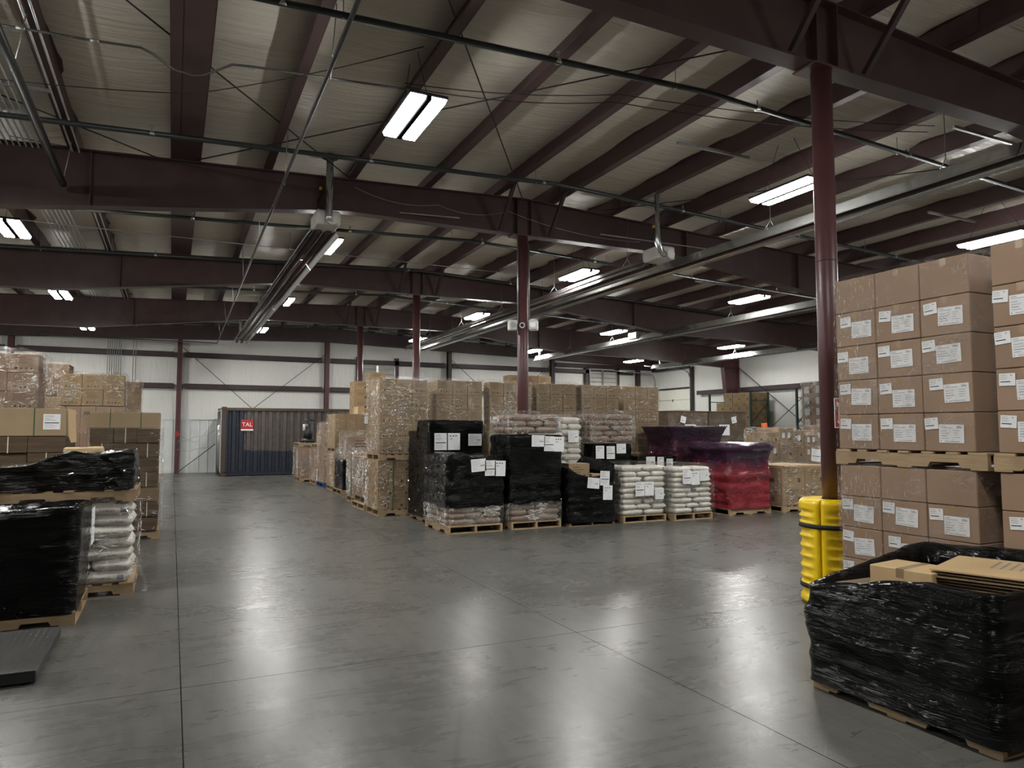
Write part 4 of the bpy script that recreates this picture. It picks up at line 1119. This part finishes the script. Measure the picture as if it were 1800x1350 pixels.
film('clear film over the brown bags, right of the white bags', 7.66, 8.76, 12.42, 13.52, 1.45, lambda x, y: 2.06 + .04 * math.sin((x - 7.5) * 2.6), 'clear_heavy', .03, 49, prof=lumps(.112, .012, .13))
pallet(9.38, 12.97, 0, 'pallet under the low black load behind the white bags', 1.15, 1.0, R(90), 'wood_old')
wrapped(8.86, 9.86, 12.42, 13.5, .10, 1.15, 'low black-wrapped load behind the right white bag pallet', seed=51, amp=.02,
        papers=[(.23, .22, 'wide', 9.16, 1.04, 0), (.17, .22, 'num', 9.42, 1.03, 0), (.17, .2, 'doc', 9.66, 1.0, 0)])

# ================================================================ MIDDLE: TALL PRINTED CARTON STACKS
SX = [(3.74, 'left end, at the aisle'), (4.96, 'second of the row'), (6.14, 'behind the second column'), (7.28, 'just right of second column'), (8.44, 'fifth of the row'), (9.60, 'right end of the row')]
for i, (x0, wh) in enumerate(SX):
    pallet(x0 + .50, 14.48, 1.10, 'raised pallet under the printed carton stack, ' + wh, 1.02, .98, 0)
    low = i in (1, 2, 3)
    carton_stack(x0, 14.0, 1.228, 3, 5, .337, .325, .305, wh, 'icon', 'kraft', {0: 2, 2: 0}.get(i, 1), flips=((3, 0),) if i == 3 else (), skip=[(r, c_) for r in (0, 1) for c_ in range(3)] if low else ())
    film('clear film over the printed carton stack, ' + wh, x0, x0 + 1.012, 14.0, 14.975, 1.235, 2.775, ['clear', 'clear_thin', 'clear', 'clear_thin', 'clear_thin', 'clear_thin'][i], .018, 60 + i, fx=4)
    pallet(x0 + .50, 14.48, 0, 'floor pallet under the printed carton stack, ' + wh, 1.0, .98, 0, 'wood')
# lower tiers
for r in range(4):
    off = .0 if r % 2 else -.12
    for c_, (a, b) in enumerate([(0, .36), (.36, .68), (.68, 1.0)] if r % 2 else [(0, .22), (.22, .60), (.60, 1.0)]):
        carton(3.72 + (a + b) / 2, 14.28, .13 + .24 * r, b - a - .004, .52, .24, 'plain brown carton, %s row, %s, under the aisle-end printed stack' % (['bottom', 'second', 'third', 'top'][r], ['left', 'middle', 'right'][c_]), 'marks', 'kraft_warm', 0, 'plain cartons under the aisle-end stack', r)
    carton(3.92, 14.76, .13 + .24 * r, .4, .42, .24, 'plain brown carton, %s row, behind on the aisle side, under printed stack' % ['bottom', 'second', 'third', 'top'][r], 'marks', 'kraft_warm', 0, 'plain cartons under the aisle-end stack', r)
f = film('clear film round the plain cartons at the aisle end, green strap', 3.72, 4.72, 14.02, 14.97, .14, 1.09, 'clear', .02, 71, fx=3)
obj('green_strap', MB().box(4.02, 4.04, 13.975, 13.98, .13, 1.09), M['green_strap'], f)
label_on(f, .17, .24, 'yellow', 4.56, .86, 13.965, 'y', 0, 1)
for i, (x0, wh) in enumerate(SX[1:]):
    t = thing('wrapped_pallet_load', 'brown film-wrapped lower load under the printed cartons, ' + wh, 'wrapped load', (0, 0, 0), 0, 'film-wrapped pallet loads')
    obj('packed_core', MB().box(x0, x0 + 1.0, 14.02, 14.95, .13, 1.09, c=.02), M['kraft'], t)
    if i < 3: obj('upper_core', MB().box(x0, x0 + 1.0, 14.02, 14.95, 1.228, 1.836, c=.02), M['kraft'], t)
# small cartons on top, behind
for c_ in range(3):
    for r in range(3):
        carton(7.66 + .40 * (c_ + .5), 16.4, 2.12 + .33 * r, .40, .4, .33, 'golden brown carton, %s row, %s, showing behind the printed stacks' % (['bottom', 'middle', 'top'][r], ['left', 'centre', 'right'][c_]), 'marks', 'kraft_warm', 0, 'golden cartons behind the row')
t = thing('wrapped_pallet_load', 'brown lower load carrying the golden cartons behind the row', 'wrapped load', (0, 0, 0), 0, 'film-wrapped pallet loads')
obj('packed_core', MB().box(7.66, 8.86, 16.2, 17.3, 0, 2.115, c=.02), M['kraft'], t)
for r in range(2):
    carton(11.35, 15.6, 2.02 + .33 * r, .34, .4, .33, 'yellowish carton, %s, behind right end of printed stacks' % ['lower', 'upper'][r], 'marks', 'kraft_light', 0, 'yellowish cartons at the right end')
t = thing('wrapped_pallet_load', 'brown load under the yellowish cartons at right end', 'wrapped load', (0, 0, 0), 0, 'film-wrapped pallet loads')
obj('packed_core', MB().box(10.8, 11.6, 15.4, 16.3, 0, 2.015, c=.02), M['kraft'], t)

# ================================================================ LEFT SIDE OF THE MIDDLE BLOCK, ALONG THE AISLE
def brownload(x0, x1, y0, y1, z0, z1, label, mat='clear', seed=0, core='kraft', rows=3, strap=None, amp=.025, kind='plain', colw=.5, prof=None):
    h = (z1 - z0) / rows; n = max(1, round((x1 - x0) / colw)); w_ = (x1 - x0) / n; D = y1 - y0
    for r in range(rows):
        rn = 'bottom' if r == 0 else ORD[rows - 1 - r]
        for c_ in range(n):
            cn = {1: '', 2: ['left', 'right'][c_ % 2], 3: ['left', 'middle', 'right'][c_ % 3]}.get(n, ORD[c_] + ' from left') if n > 1 else 'single'
            carton(x0 + w_ * (c_ + .5), y0 + D / 2, z0 + h * r, w_, D, h, 'carton, %s row, %s, %s' % (rn, cn, label), kind, core, 0, 'cartons: ' + label, r)
    f = film('film round the ' + label, x0, x1, y0, y1, z0 + .01, z1 + .02, mat, amp, seed, fx=3, prof=prof)
    if strap: obj('strap', MB().box(x0 - .045, x0 - .04, y0 + D * .45, y0 + D * .5, z0, z1), M[strap], f)
    return f
pallet(4.30, 15.72, 0, 'lower of two stacked pallets by the aisle', 1.15, 1.15, 0); pallet(4.34, 15.72, .13, 'upper of two stacked pallets by the aisle', 1.1, 1.12, 0)
brownload(3.76, 4.86, 15.18, 16.25, .258, 1.13, 'pale wrapped load on two pallets', 'clear_heavy', 73, 'kraft_rose', 2, colw=.55)
pallet(4.48, 17.1, 0, 'pallet under the pale load with green strap', 1.15, 1.1, 0)
brownload(3.93, 5.0, 16.55, 17.65, .13, 1.17, 'pale wrapped load with green strap', 'clear_heavy', 75, 'kraft_rose', 2, 'green_strap')
pallet(4.62, 19.6, 0, 'pallet under the narrow black aisle load', 1.1, 1.1, 0, 'wood_old')
wrapped(4.12, 5.12, 19.08, 20.10, .08, .92, 'narrow black-wrapped load beside the aisle, under a bulging carton load', seed=77, amp=.02)
carton(4.72, 19.6, .93, .92, .9, .62, 'bulging brown carton wrapped in loose clear film, aisle side', 'marks', 'kraft_rose', 0)
film('loose bulging film over the big aisle carton', 4.26, 5.18, 19.15, 20.05, .90, lambda x, y: 1.66, 'clear_heavy', .04, 79, prof=lambda x, y, z: .22 * max(0, 1 - (z - .9) / .6) ** 1.5)
pallet(4.72, 20.85, 0, 'pallet under the two-tier aisle cartons', 1.15, 1.1, 0)
brownload(4.15, 5.3, 20.3, 21.4, .13, 1.06, 'lower tier of the two-tier aisle cartons', 'clear', 81, 'kraft_warm', 3)
pallet(4.72, 20.85, 1.09, 'raised pallet of the two-tier aisle cartons', 1.15, 1.1, 0)
fo = brownload(4.15, 5.35, 20.3, 21.4, 1.22, 2.18, 'upper tier of the two-tier aisle cartons', 'clear_thin', 83, 'kraft_warm', 2, colw=.3)
label_on(fo, .26, .20, 'yellow', 5.1, 2.0, 20.25, 'y', 0, 2)
pallet(4.62, 22.35, 0, 'blue pallet under the tall narrow carton column', 1.0, 1.0, 0, 'blue_pallet')
brownload(4.15, 4.95, 21.85, 22.85, .13, 1.93, 'tall narrow carton column on blue pallet', 'clear', 85, 'kraft_rose', 5, colw=.8)
pallet(4.62, 23.6, 0, 'pallet under the fourth carton load from the container', 1.0, 1.0, 0)
brownload(4.15, 5.15, 23.1, 24.1, .13, 1.12, 'short wrapped cartons next to tall column', 'clear', 87, 'kraft_rose', 3)
pallet(4.38, 25.2, 0, 'pallet under the silvery wrapped load by the container', 1.0, 1.1, 0)
brownload(3.88, 4.9, 24.7, 25.8, .13, 1.14, 'silvery wrapped load nearest the container', 'clear_heavy', 89, 'kraft_rose', 3, amp=.04)
pallet(4.38, 25.2, 1.17, 'raised pallet carrying the black machine', 1.1, 1.1, 0); pallet(4.66, 23.6, 1.15, 'raised pallet carrying two small cartons', 1.0, 1.0, 0)
carton(4.50, 23.4, 1.28, .52, .6, .36, 'small brown carton, lower of two on the raised pallet', 'marks', 'kraft_warm'); carton(4.55, 23.4, 1.642, .48, .55, .32, 'small grey-brown carton, upper of two on the raised pallet', 'plain', 'kraft_rose')
t = thing('floor_machine', 'small black machine with a curved handle on raised pallet', 'machine', (4.2, 25.1, 1.30))
obj('base', MB().tube([(0, 0, 0), (0, 0, .12)], [.28, .24], 16), M['dark'], t); obj('body', MB().tube([(0, 0, .12), (.02, 0, .3), (.05, 0, .62)], [.14, .16, .13], 12), M['dark'], t)
obj('handle', MB().tube([(-.02, 0, .45), (-.14, 0, .6), (-.1, 0, .74), (.06, 0, .78), (.2, 0, .74)], .025, 8), M['dark'], t)
obj('tank', MB().tube([(-.12, -.05, .4), (-.12, -.05, .62)], .05, 10), M['white_plastic'], t)
# brown cartons rising behind them
for r in range(5):
    for c_ in range(2):
        if r == 4 and c_ == 0: continue
        carton(5.08 + .50 * (c_ + .5), 22.4, 2.05 + .30 * r, .5, .6, .30, 'brown carton, %s row, %s, tall pile at far left of stacks' % (ORD[4 - r] if r else 'bottom', ['left', 'right'][c_]), 'marks', 'kraft_warm', 0, 'cartons of the far left pile')
t = thing('wrapped_pallet_load', 'brown load beneath the tall pile at far left of stacks', 'wrapped load', (0, 0, 0), 0, 'film-wrapped pallet loads')
obj('packed_core', MB().box(5.08, 6.05, 22.05, 23.0, 0, 2.045, c=.02), M['kraft'], t)
carton(4.96, 20.9, 2.185, .2, .5, .22, 'small pale carton on the two-tier aisle cartons', 'plain', 'kraft_light')

# ================================================================ SHIPPING CONTAINER
t = thing('shipping_container', 'blue and faded brown corrugated shipping container against back wall', 'container', (1.66, 28.62, 0))
Lc, Hc, Dc = 6.06, 2.59, 2.44
m = MB(); x = .16; pitch = .262
prof_ = []
while x < Lc - .16:
    prof_ += [(x, .0), (x + .072, .0), (x + .108, .050), (x + .180, .050), (x + .262 - .046, .0)]
    x += pitch
prof_ = [(a, b) for a, b in prof_ if a < Lc - .16]
for (z0, z1) in ((.16, 2.46),):
    for (a, b) in zip(prof_[:-1], prof_[1:]):
        m.quad([(a[0], .03 + a[1], z0), (b[0], .03 + b[1], z0), (b[0], .03 + b[1], z1), (a[0], .03 + a[1], z1)], 0)
obj('side_panel', m, M['container'], t)
obj('back_panel', MB().box(.1, Lc - .1, Dc - .05, Dc - .02, .1, 2.5), M['container'], t)
obj('roof_panel', MB().box(.05, Lc - .05, .02, Dc - .02, 2.53, 2.56), M['rust'], t)
obj('bottom_rail', MB().box(.1, Lc - .1, 0, .06, .03, .165).box(.1, Lc - .1, -.015, .02, .15, .165), M['container'], t)
obj('top_rail', MB().box(.1, Lc - .1, 0, .06, 2.46, 2.56), M['rust'], t)
for x in (0, Lc - .16):
    for y in (0, Dc - .16):
        p_ = obj('corner_post', MB().box(x, x + .16, y, y + .12, .12, 2.48), M['rust'], t)
        for z in (0, 2.47): obj('corner_casting', MB().box(x - .004, x + .175, y - .004, y + .16, z, z + .12, c=.008), M['rust'], p_)
obj('end_panel', MB().box(-.0, .03, .12, Dc - .16, .12, 2.5), M['liner'], t)
for k in range(4): obj('lock_rod', MB().tube([(-.03, .4 + k * .5, .15), (-.03, .4 + k * .5, 2.45)], .017, 6), M['galv'], t)
obj('vent', MB().box(.42, .50, .01, .03, 2.18, 2.36), M['dark'], t)
t2 = obj('logo_plate', MB().box(.68, 1.12, .012, .026, 1.70, 2.12), M['red'], t)
m = MB().box(.68, 1.12, .009, .013, 1.70, 1.755)
text_mb(m, 'TAL', .215, (.71, .008, 1.86), (1, 0, 0), (0, 0, 1), 0); 
obj('lettering', m, M['white'], t2)

# ================================================================ RIGHT BACKGROUND
for i, (x0, wh) in enumerate(((13.6, 'left'), (15.2, 'right'))):
    pallet(x0 + .77, 18.1, 0, 'pallet under the %s brown crate-like load' % wh, 1.5, 1.1, 0)
    t = thing('wrapped_pallet_load', '%s of two wide brown film-wrapped loads behind the purple one' % wh, 'wrapped load', (0, 0, 0), 0, 'film-wrapped pallet loads')
    obj('packed_core', MB().box(x0 + .02, x0 + 1.54, 17.52, 18.68, .13, 2.28), M['flute'], t)
    obj('film_wrap', shell(x0 + .01, x0 + 1.55, 17.51, 18.69, .14, 2.26, .03, .03, 90 + i, cap=False), M['clear'], t)
    obj('lid', MB().box(x0, x0 + 1.56, 17.5, 18.7, 2.285, 2.31), M['kraft_dark'], t)
    label_on(t, .42, .34, 'yellow', x0 + (.82 if i == 0 else .58), 1.72, 17.46, 'y', 0, i)
    label_on(t, .2, .2, 'small', x0 + (.55 if i == 0 else .98), 2.04, 17.46, 'y', R(15 if i == 0 else -12), i)
# pallet racking on the right wall
def upright(Y, lb):
    t = thing('rack_upright', 'green pallet rack frame with diagonal braces, ' + lb, 'rack', (22.2, Y, 0))
    for x in (0, 1.0):
        m = MB().box(x - .04, x + .04, -.035, .035, 0, 3.35)
        obj('post', m, M['rack_green'], t)
        obj('foot_plate', MB().box(x - .07, x + .07, -.06, .06, 0, .01), M['rack_green'], t)
    for z in (.3, 1.9, 3.0): obj('brace', MB().beam((.04, 0, z), (.96, 0, z), .03, .03), M['rack_green'], t)
    for a, b in ((.35, 1.1), (1.85, 1.15), (2.0, 2.9)): obj('brace', MB().beam((.04, 0, a), (.96, 0, b), .03, .03), M['rack_green'], t)
for Y, lb in ((20.46, 'right end, bare'), (22.95, 'middle, beside the cartons'), (25.5, 'left end by the dock door')): upright(Y, lb)
for i, (Ya, Yb) in enumerate(((20.5, 22.91), (22.99, 25.46))):
    for x in (22.2, 23.2):
        tag(obj('rack_beam', MB().box(x - .03, x + .03, Ya, Yb, 1.50, 1.61), M['rack_red']), 'red rack beam, %s bay, %s side' % (['right', 'left'][i], 'front' if x < 23 else 'wall'), 'beam', 'red rack beams')
k = 0
for (yh, wh) in ((25.06, 'left pallet'), (24.02, 'right pallet')):
    pallet(22.72, yh - .52, 1.612, 'pallet on the green rack, ' + wh, 1.05, 1.0, 0)
    carton_stack(22.2, yh, 1.742, 2, 3 if k == 0 else 4, .51, .5, .40, 'rack ' + wh, 'marks', 'kraft_warm', 0, 'x', noun='brown carton')
    if k == 0: carton(22.45, yh - .76, 1.742 + 1.2, .5, .51, .42, 'single brown carton topping the left rack pallet', 'marks', 'kraft')
    for r in range(3 if k == 0 else 4): carton(22.95, yh - .765, 1.742 + .40 * r, .5, .51, .40, 'brown carton behind, %s row, rack %s' % (LAY[r], wh), 'marks', 'kraft_warm', 0, 'cartons behind on rack')
    k += 1
carton_stack(22.15, 20.15, .13, 2, 8, .56, .5, .42, 'tall pile left of the nearest column', 'marks', 'kraft_rose', 0, 'x', noun='white-labelled carton')
pallet(22.7, 19.6, 0, 'pallet under the tall white-labelled pile', 1.1, 1.1, 0)
film('clear film round the tall white-labelled pile', 22.15, 22.68, 19.03, 20.15, .14, 3.55, 'clear_heavy', .05, 95)
for c_ in list(bpy.data.objects):
    if c_.get('label', '').startswith('white-labelled'): label_on(c_, .22, .3, 'wide', c_.location.x - .257, c_.location.z + .2, c_.location.y, 'y') if False else None
for i in range(8):
    for j in range(2):
        c_ = [o for o in bpy.data.objects if o.get('label', '').startswith('white-labelled')][i * 2 + j]
        q = obj('paper_label', sheet(.24, .26, 'wide', 0), None, c_, (-.255, .05, .2)); q.rotation_euler = (0, 0, R(-90))
# mixed cartons between the red load and the column
for i, (x0, y0, cols_, zt) in enumerate(((14.30, 14.2, [(.0, .42), (.42, .98)], 1.78), (15.32, 14.35, [(0, .5), (.5, 1.05)], 1.70), (16.5, 14.6, [(0, .55), (.55, 1.1)], 1.85))):
    wh = ['left', 'middle', 'right'][i] + ' mixed carton pallet behind the red load'
    pallet(x0 + .5, y0 + .5, 0, 'pallet under the ' + wh, 1.05, 1.0, 0)
    for r in range(4):
        h = (zt - .13) / 4
        for q, (a, b) in enumerate(cols_):
            hh = h if not (r == 3 and q == i % 2) else h * .72
            c_ = carton(x0 + (a + b) / 2, y0 + .4, .13 + h * r, b - a - .006, .8, hh, 'carton, %s row, %s, %s' % (LAY[r] if r < 3 else 'top', ['left', 'right'][q], wh), 'marks', ['kraft_warm', 'kraft', 'kraft_rose'][(i + r) % 3], 0, 'mixed cartons behind the red load', r)
            if (r + q + i) % 3: 
                for s_ in ((-.12, .08) if b - a > .5 else (0.05,)): obj('paper_label', sheet(.10, .14, 'num', 1), None, c_, (s_, -.402, hh * .5))
    film('clear film round the ' + wh, x0, x0 + 1.06, y0, y0 + .82, .14, zt - .02, 'clear', .03, 97 + i)
tag(obj('plastic_bag', shell(-.06, .06, -.06, .06, 0, .11, .04, .02, 3, nz=8, npx=40), M['orange'], None, (14.5, 14.5, 1.785)), 'small orange bag lying on the mixed cartons', 'bag')

# ================================================================ LEFT FOREGROUND
pallet(-1.32, 7.88, 0, 'pallet under the black-wrapped load at left edge', 1.2, 1.0, 0)
def lbr(x, y): return .98 + .04 * ((x + 1.95) / 1.2) - .02 * (y - 7.4)
t = wrapped(-1.95, -.73, 7.38, 8.30, .10, lbr, 'black-wrapped open load at the left edge, paper on its side', seed=101, amp=.015, npx=34, fx=1.4,
        prof=lambda x, y, z: .03 * (z - .1), capin=[(.985, .012), (.95, .004), (.90, -.02), (.86, -.04), (.84, -.05)])
obj('packed_core', MB().box(-1.85, -.83, 7.48, 8.22, .13, .93), M['kraft'], t)
obj('top_sheet', MB().box(-1.80, -.88, 7.52, 8.16, .935, .95), M['kraft_light'], t)
q = obj('paper_label', sheet(.30, .34, 'wide', 5), None, t, (-.655, 7.9, .80)); q.rotation_euler = (0, 0, R(90))
pallet(-.92, 9.05, 0, 'pallet under the white bag load at left', 1.2, 1.08, 0)
bags(-1.50, -.33, 8.50, 9.58, .13, 7, .115, 'bag_white', 'left foreground load', 'white printed bag', True)
film('clear film round the white bags, left foreground', -1.50, -.33, 8.50, 9.58, .14, .945, 'clear_thin', .02, 103, prof=lumps(.115, .014, .13), nz=50, npx=36)
tag(obj('film_tail', MB().tube([(-.31, 8.52, .34), (-.27, 8.50, .26), (-.22, 8.49, .16), (-.20, 8.48, .07), (-.22, 8.48, .03)], [.03, .022, .012, .02, .03], 7), M['clear_heavy']), 'loose tail of film hanging off the left white bags', 'film')
pallet(-.93, 9.02, .965, 'raised pallet on the left white bags', 1.22, 1.06, 0)
def ltop(x, y): return 1.24 + .22 * min(1, max(0, (x + 1.75) / .85)) ** .8 + .02 * math.sin(x * 11)
wrapped(-1.62, -.36, 8.50, 9.55, 1.085, ltop, 'glossy black-wrapped load on the left white bags, kraft paper on top', seed=105, amp=.03, npx=38, fx=2.2, sag=-.0)
tag(obj('kraft_paper', shell(-.17, .17, -.12, .12, 0, .04, .05, .02, 4, nz=5, npx=40, sag=-.02), M['kraft_light'], None, (-.83, 8.78, 1.475)), 'crumpled brown kraft paper on the glossy black load', 'paper')
# stacks of flat cardboard
def flat_stack(x0, y0, ncol, cw, dep, z0, rows, h, where, ztop, flap):
    for r in range(rows):
        for c_ in range(ncol):
            jx, jy = random.uniform(-.012, .012), random.uniform(-.03, .02)
            m = MB().box(-cw / 2 + .004, cw / 2 - .004, -dep / 2, dep / 2, .002, h - .004, c=.004)
            b = tag(obj('flat_carton_bundle', m, M['flute'] if (r * 2 + c_) % 3 else M['flute_light'] if (r + c_) % 4 == 0 else M['flute'], None, (x0 + cw * (c_ + .5) + jx, y0 + dep / 2 + jy, z0 + h * r)),
                'bundle of flat cartons, %s row, %s, %s' % ('bottom' if r == 0 else ORD[rows - 1 - r], ['left', 'middle', 'right'][c_], where), 'cardboard', 'flat carton bundles, ' + where)
            if (r + c_) % 2: obj('strap', MB().box(-.006, .006, -dep / 2 - .004, -dep / 2, 0, h), M['cream_strap'], b)
    W = cw * ncol; zt = z0 + rows * h
    t = thing('carton_sleeve', 'long flat carton tied across the top of the %s' % where, 'carton', (x0, y0 - .02, zt))
    obj('tray', MB().box(-.01, W, 0, dep * .7, .002, ztop - zt, c=.008), M['kraft_sleeve'], t)
    for u in (.28, .72): obj('strap', MB().box(W * u - .006, W * u + .006, -.004, dep * .7, 0.002, ztop - zt + .004), M['green_strap'], t)
    if flap: 
        obj('flap', MB().prism([(W + .01, ztop - zt), (W + .10, ztop - zt - .02), (W + .12, ztop - zt - .44), (W + .06, ztop - zt - .45), (W + .03, .0)], 'y', .02, .03), M['kraft_light'], t)
        obj('paper_label', sheet(.20, .20, 'big', 3) if False else sheet(.19, .20, 'doc', 3), None, t, (W - .16, -.002, (ztop - zt) * .52))
    return t
pallet(-.66, 13.25, 0, 'pallet under the right flat cardboard stack', 1.05, 1.1, 0)
flat_stack(-1.14, 12.65, 3, .322, 1.1, .128, 7, .230, 'right flat cardboard stack', 1.985, False)
pallet(-1.85, 11.55, 0, 'pallet under the left flat cardboard stack', 1.2, 1.1, 0)
flat_stack(-2.52, 11.0, 3, .42, 1.1, .128, 7, .214, 'left flat cardboard stack', 1.99, True)
film('clear film round the right flat cardboard stack', -1.15, -.16, 12.63, 13.75, .14, 1.73, 'clear_thin', .03, 111, cap=False)
# printed cartons rising behind them
pallet(-2.83, 15.4, 1.1, 'raised pallet under the tall printed cartons, far left', 1.35, 1.2, 0)
carton_stack(-3.53, 14.8, 1.40, 3, 5, .465, .40, .328, 'tall pile at left edge', 'icon', 'kraft_rose', 1)
for r in range(5): carton(-2.37, 15.0 + .4, 1.40 + .328 * r, .46, .40, .328, 'printed brown carton behind right column, %s row, left edge pile' % (ORD[4 - r] if r else 'bottom'), 'icon', 'kraft_rose', 0, 'cartons behind, left edge pile')
film('shiny clear film over the tall pile at left edge', -3.53, -2.13, 14.8, 16.0, 1.3, lambda x, y: 3.06 + .05 * math.sin((x + 3.6) * 2.2), 'clear', .05, 113, prof=lambda x, y, z: .05 * max(0, 1 - abs(z - 2.0) / .6), npx=34)
t = thing('wrapped_pallet_load', 'brown lower load under the tall pile at left edge', 'wrapped load', (0, 0, 0), 0, 'film-wrapped pallet loads')
obj('packed_core', MB().box(-3.5, -2.2, 14.85, 15.95, 0, 1.09, c=.02), M['kraft'], t)
obj('spacer_board', MB().box(-3.5, -2.2, 14.85, 15.95, 1.24, 1.395, c=.01), M['kraft'], t)
carton_stack(-2.12, 17.3, 2.22, 3, 2, .39, .45, .335, 'three-wide pile left', 'icon', 'kraft_warm', 1)
carton_stack(-2.28, 17.3, 1.12, 5, 1, .272, .9, 1.09, 'tall narrow lower row', 'word', 'kraft_rose', 0)
film('clear film round the three-wide pile at left', -2.12, -.95, 17.3, 18.2, 2.23, 2.90, 'clear', .04, 115)
film('clear film round the tall narrow cartons at left', -2.28, -.92, 17.3, 18.2, 1.13, 2.19, 'clear_thin', .03, 116, cap=False)
t = thing('wrapped_pallet_load', 'brown lower load under the three-wide pile at left', 'wrapped load', (0, 0, 0), 0, 'film-wrapped pallet loads')
obj('packed_core', MB().box(-2.28, -.95, 17.35, 18.2, 0, 1.11, c=.02), M['kraft'], t)
brownload(-1.62, -.78, 21.0, 21.9, 1.79, 2.98, 'narrow carton pile right of the three-wide one', 'clear', 117, 'kraft_warm', 4, 'cream_strap', colw=.42)
t = thing('wrapped_pallet_load', 'brown lower load under the narrow carton pile at left', 'wrapped load', (0, 0, 0), 0, 'film-wrapped pallet loads')
obj('packed_core', MB().box(-1.62, -.78, 21.0, 21.9, 0, 1.785, c=.02), M['kraft'], t)
brownload(-3.6, -2.5, 22.0, 22.9, 2.6, 3.46, 'dark carton pile farthest left', 'clear_thin', 119, 'kraft_dark', 2, colw=.55)
t = thing('wrapped_pallet_load', 'brown lower load under the dark pile farthest left', 'wrapped load', (0, 0, 0), 0, 'film-wrapped pallet loads')
obj('packed_core', MB().box(-3.6, -2.5, 22.0, 22.9, 0, 2.595, c=.02), M['kraft'], t)
# floor scale
t = thing('floor_scale', 'low black floor scale with treaded steel top, bottom left', 'scale', (-1.5, 6.42, 0))
obj('frame', MB().box(-.62, .72, -.62, .58, .012, .085, c=.006), M['dark'], t)
obj('tread_plate', MB().box(-.62, .72, -.62, .58, .086, .092), M['tread'], t)
m = MB()
for i in range(30):
    for j in range(26):
        x, y = -.58 + i * .043, -.58 + j * .044
        s_ = 1 if (i + j) % 2 else -1
        m.quad([(x - .010, y - s_ * .004, .092), (x, y - .003, .0945), (x + .010, y + s_ * .004, .092), (x, y + .003, .0945)], 0)
tr = obj('tread_studs', m, M['galv'], t); tr['kind'] = 'stuff'
for x in (-.5, .6):
    for y in (-.5, .46): obj('foot', MB().tube([(x, y, 0), (x, y, .012)], .04, 10), M['dark'], t)

# ================================================================ SMALL THINGS
for s, nm in ((-1, 'left'), (1, 'right')):
    cx, cy = 6 + s * .20 * .9026 - .02, 12.1 - s * .20 * .4305 - .05
    t = thing('speaker', 'small white box speaker on the %s of the second column' % nm, 'speaker', (cx, cy, 3.70), R(-25 - s * 12), 'column speakers')
    obj('cabinet', MB().box(-.085, .085, -.08, .07, -.10, .10, c=.02), M['white_plastic'], t)
    obj('cone', MB().tube([(0, -.083, 0), (0, -.088, 0)], .055, 16), M['conduit'], t)
    obj('bracket', MB().beam((-s * .08, .02, 0), (-s * .13, .05, 0), .02, .06), M['white_plastic'], t)
t = thing('security_camera', 'small white dome camera between the two column speakers', 'camera', (5.93, 11.985, 3.69), R(-25))
obj('housing', MB().tube([(0, .02, 0), (0, -.03, 0)], .055, 18), M['white_plastic'], t); obj('dome', MB().tube([(0, -.03, 0), (0, -.05, -.002), (0, -.06, -.004)], [.035, .03, .012], 14), M['dark'], t)
for i, pts in enumerate([[(.2, 31.33, 1.6), (.9, 31.3, 1.25), (1.5, 31.3, 2.1)], [(.2, 31.33, 1.3), (.8, 31.3, 1.45), (1.6, 31.3, 1.75)], [(.2, 31.33, .95), (1.0, 31.3, 1.0), (1.6, 31.3, 1.2)]]):
    wire('power_cable', pts, 'thin loose cable, %s of three beside the container' % ['uppermost', 'middle', 'lowest'][i], sag=.08, r=.008, mat='conduit')
tag(obj('notice', MB().box(.10, .24, 31.33, 31.345, 1.45, 1.68), M['red']), 'small red tag on the wall column left of the container', 'notice')
tag(obj('tape_scrap', MB().box(-.62, -.30, 31.0, 31.1, 0, .03, c=.01), M['orange']), 'orange scrap on the floor at the back wall, left', 'scrap')

for b in [o for o in bpy.data.objects if o.get('label', '').endswith('front right, left foreground load')]:
    m = MB(); text_mb(m, '50 lbs. (22.68 kg)', .034, (-.14, 0, -.014), (1, 0, 0), (0, 0, 1), 0)
    rz = b.rotation_euler[2]
    hw = max(abs((Matrix.Rotation(rz, 3, 'Z') @ v.co).y) for v in b.data.vertices)
    q = obj('print', m, M['ink_grey'], b)
    q.rotation_euler = (0, 0, -rz); q.location = Matrix.Rotation(-rz, 3, 'Z') @ Vector((0, -hw - .004, 0))
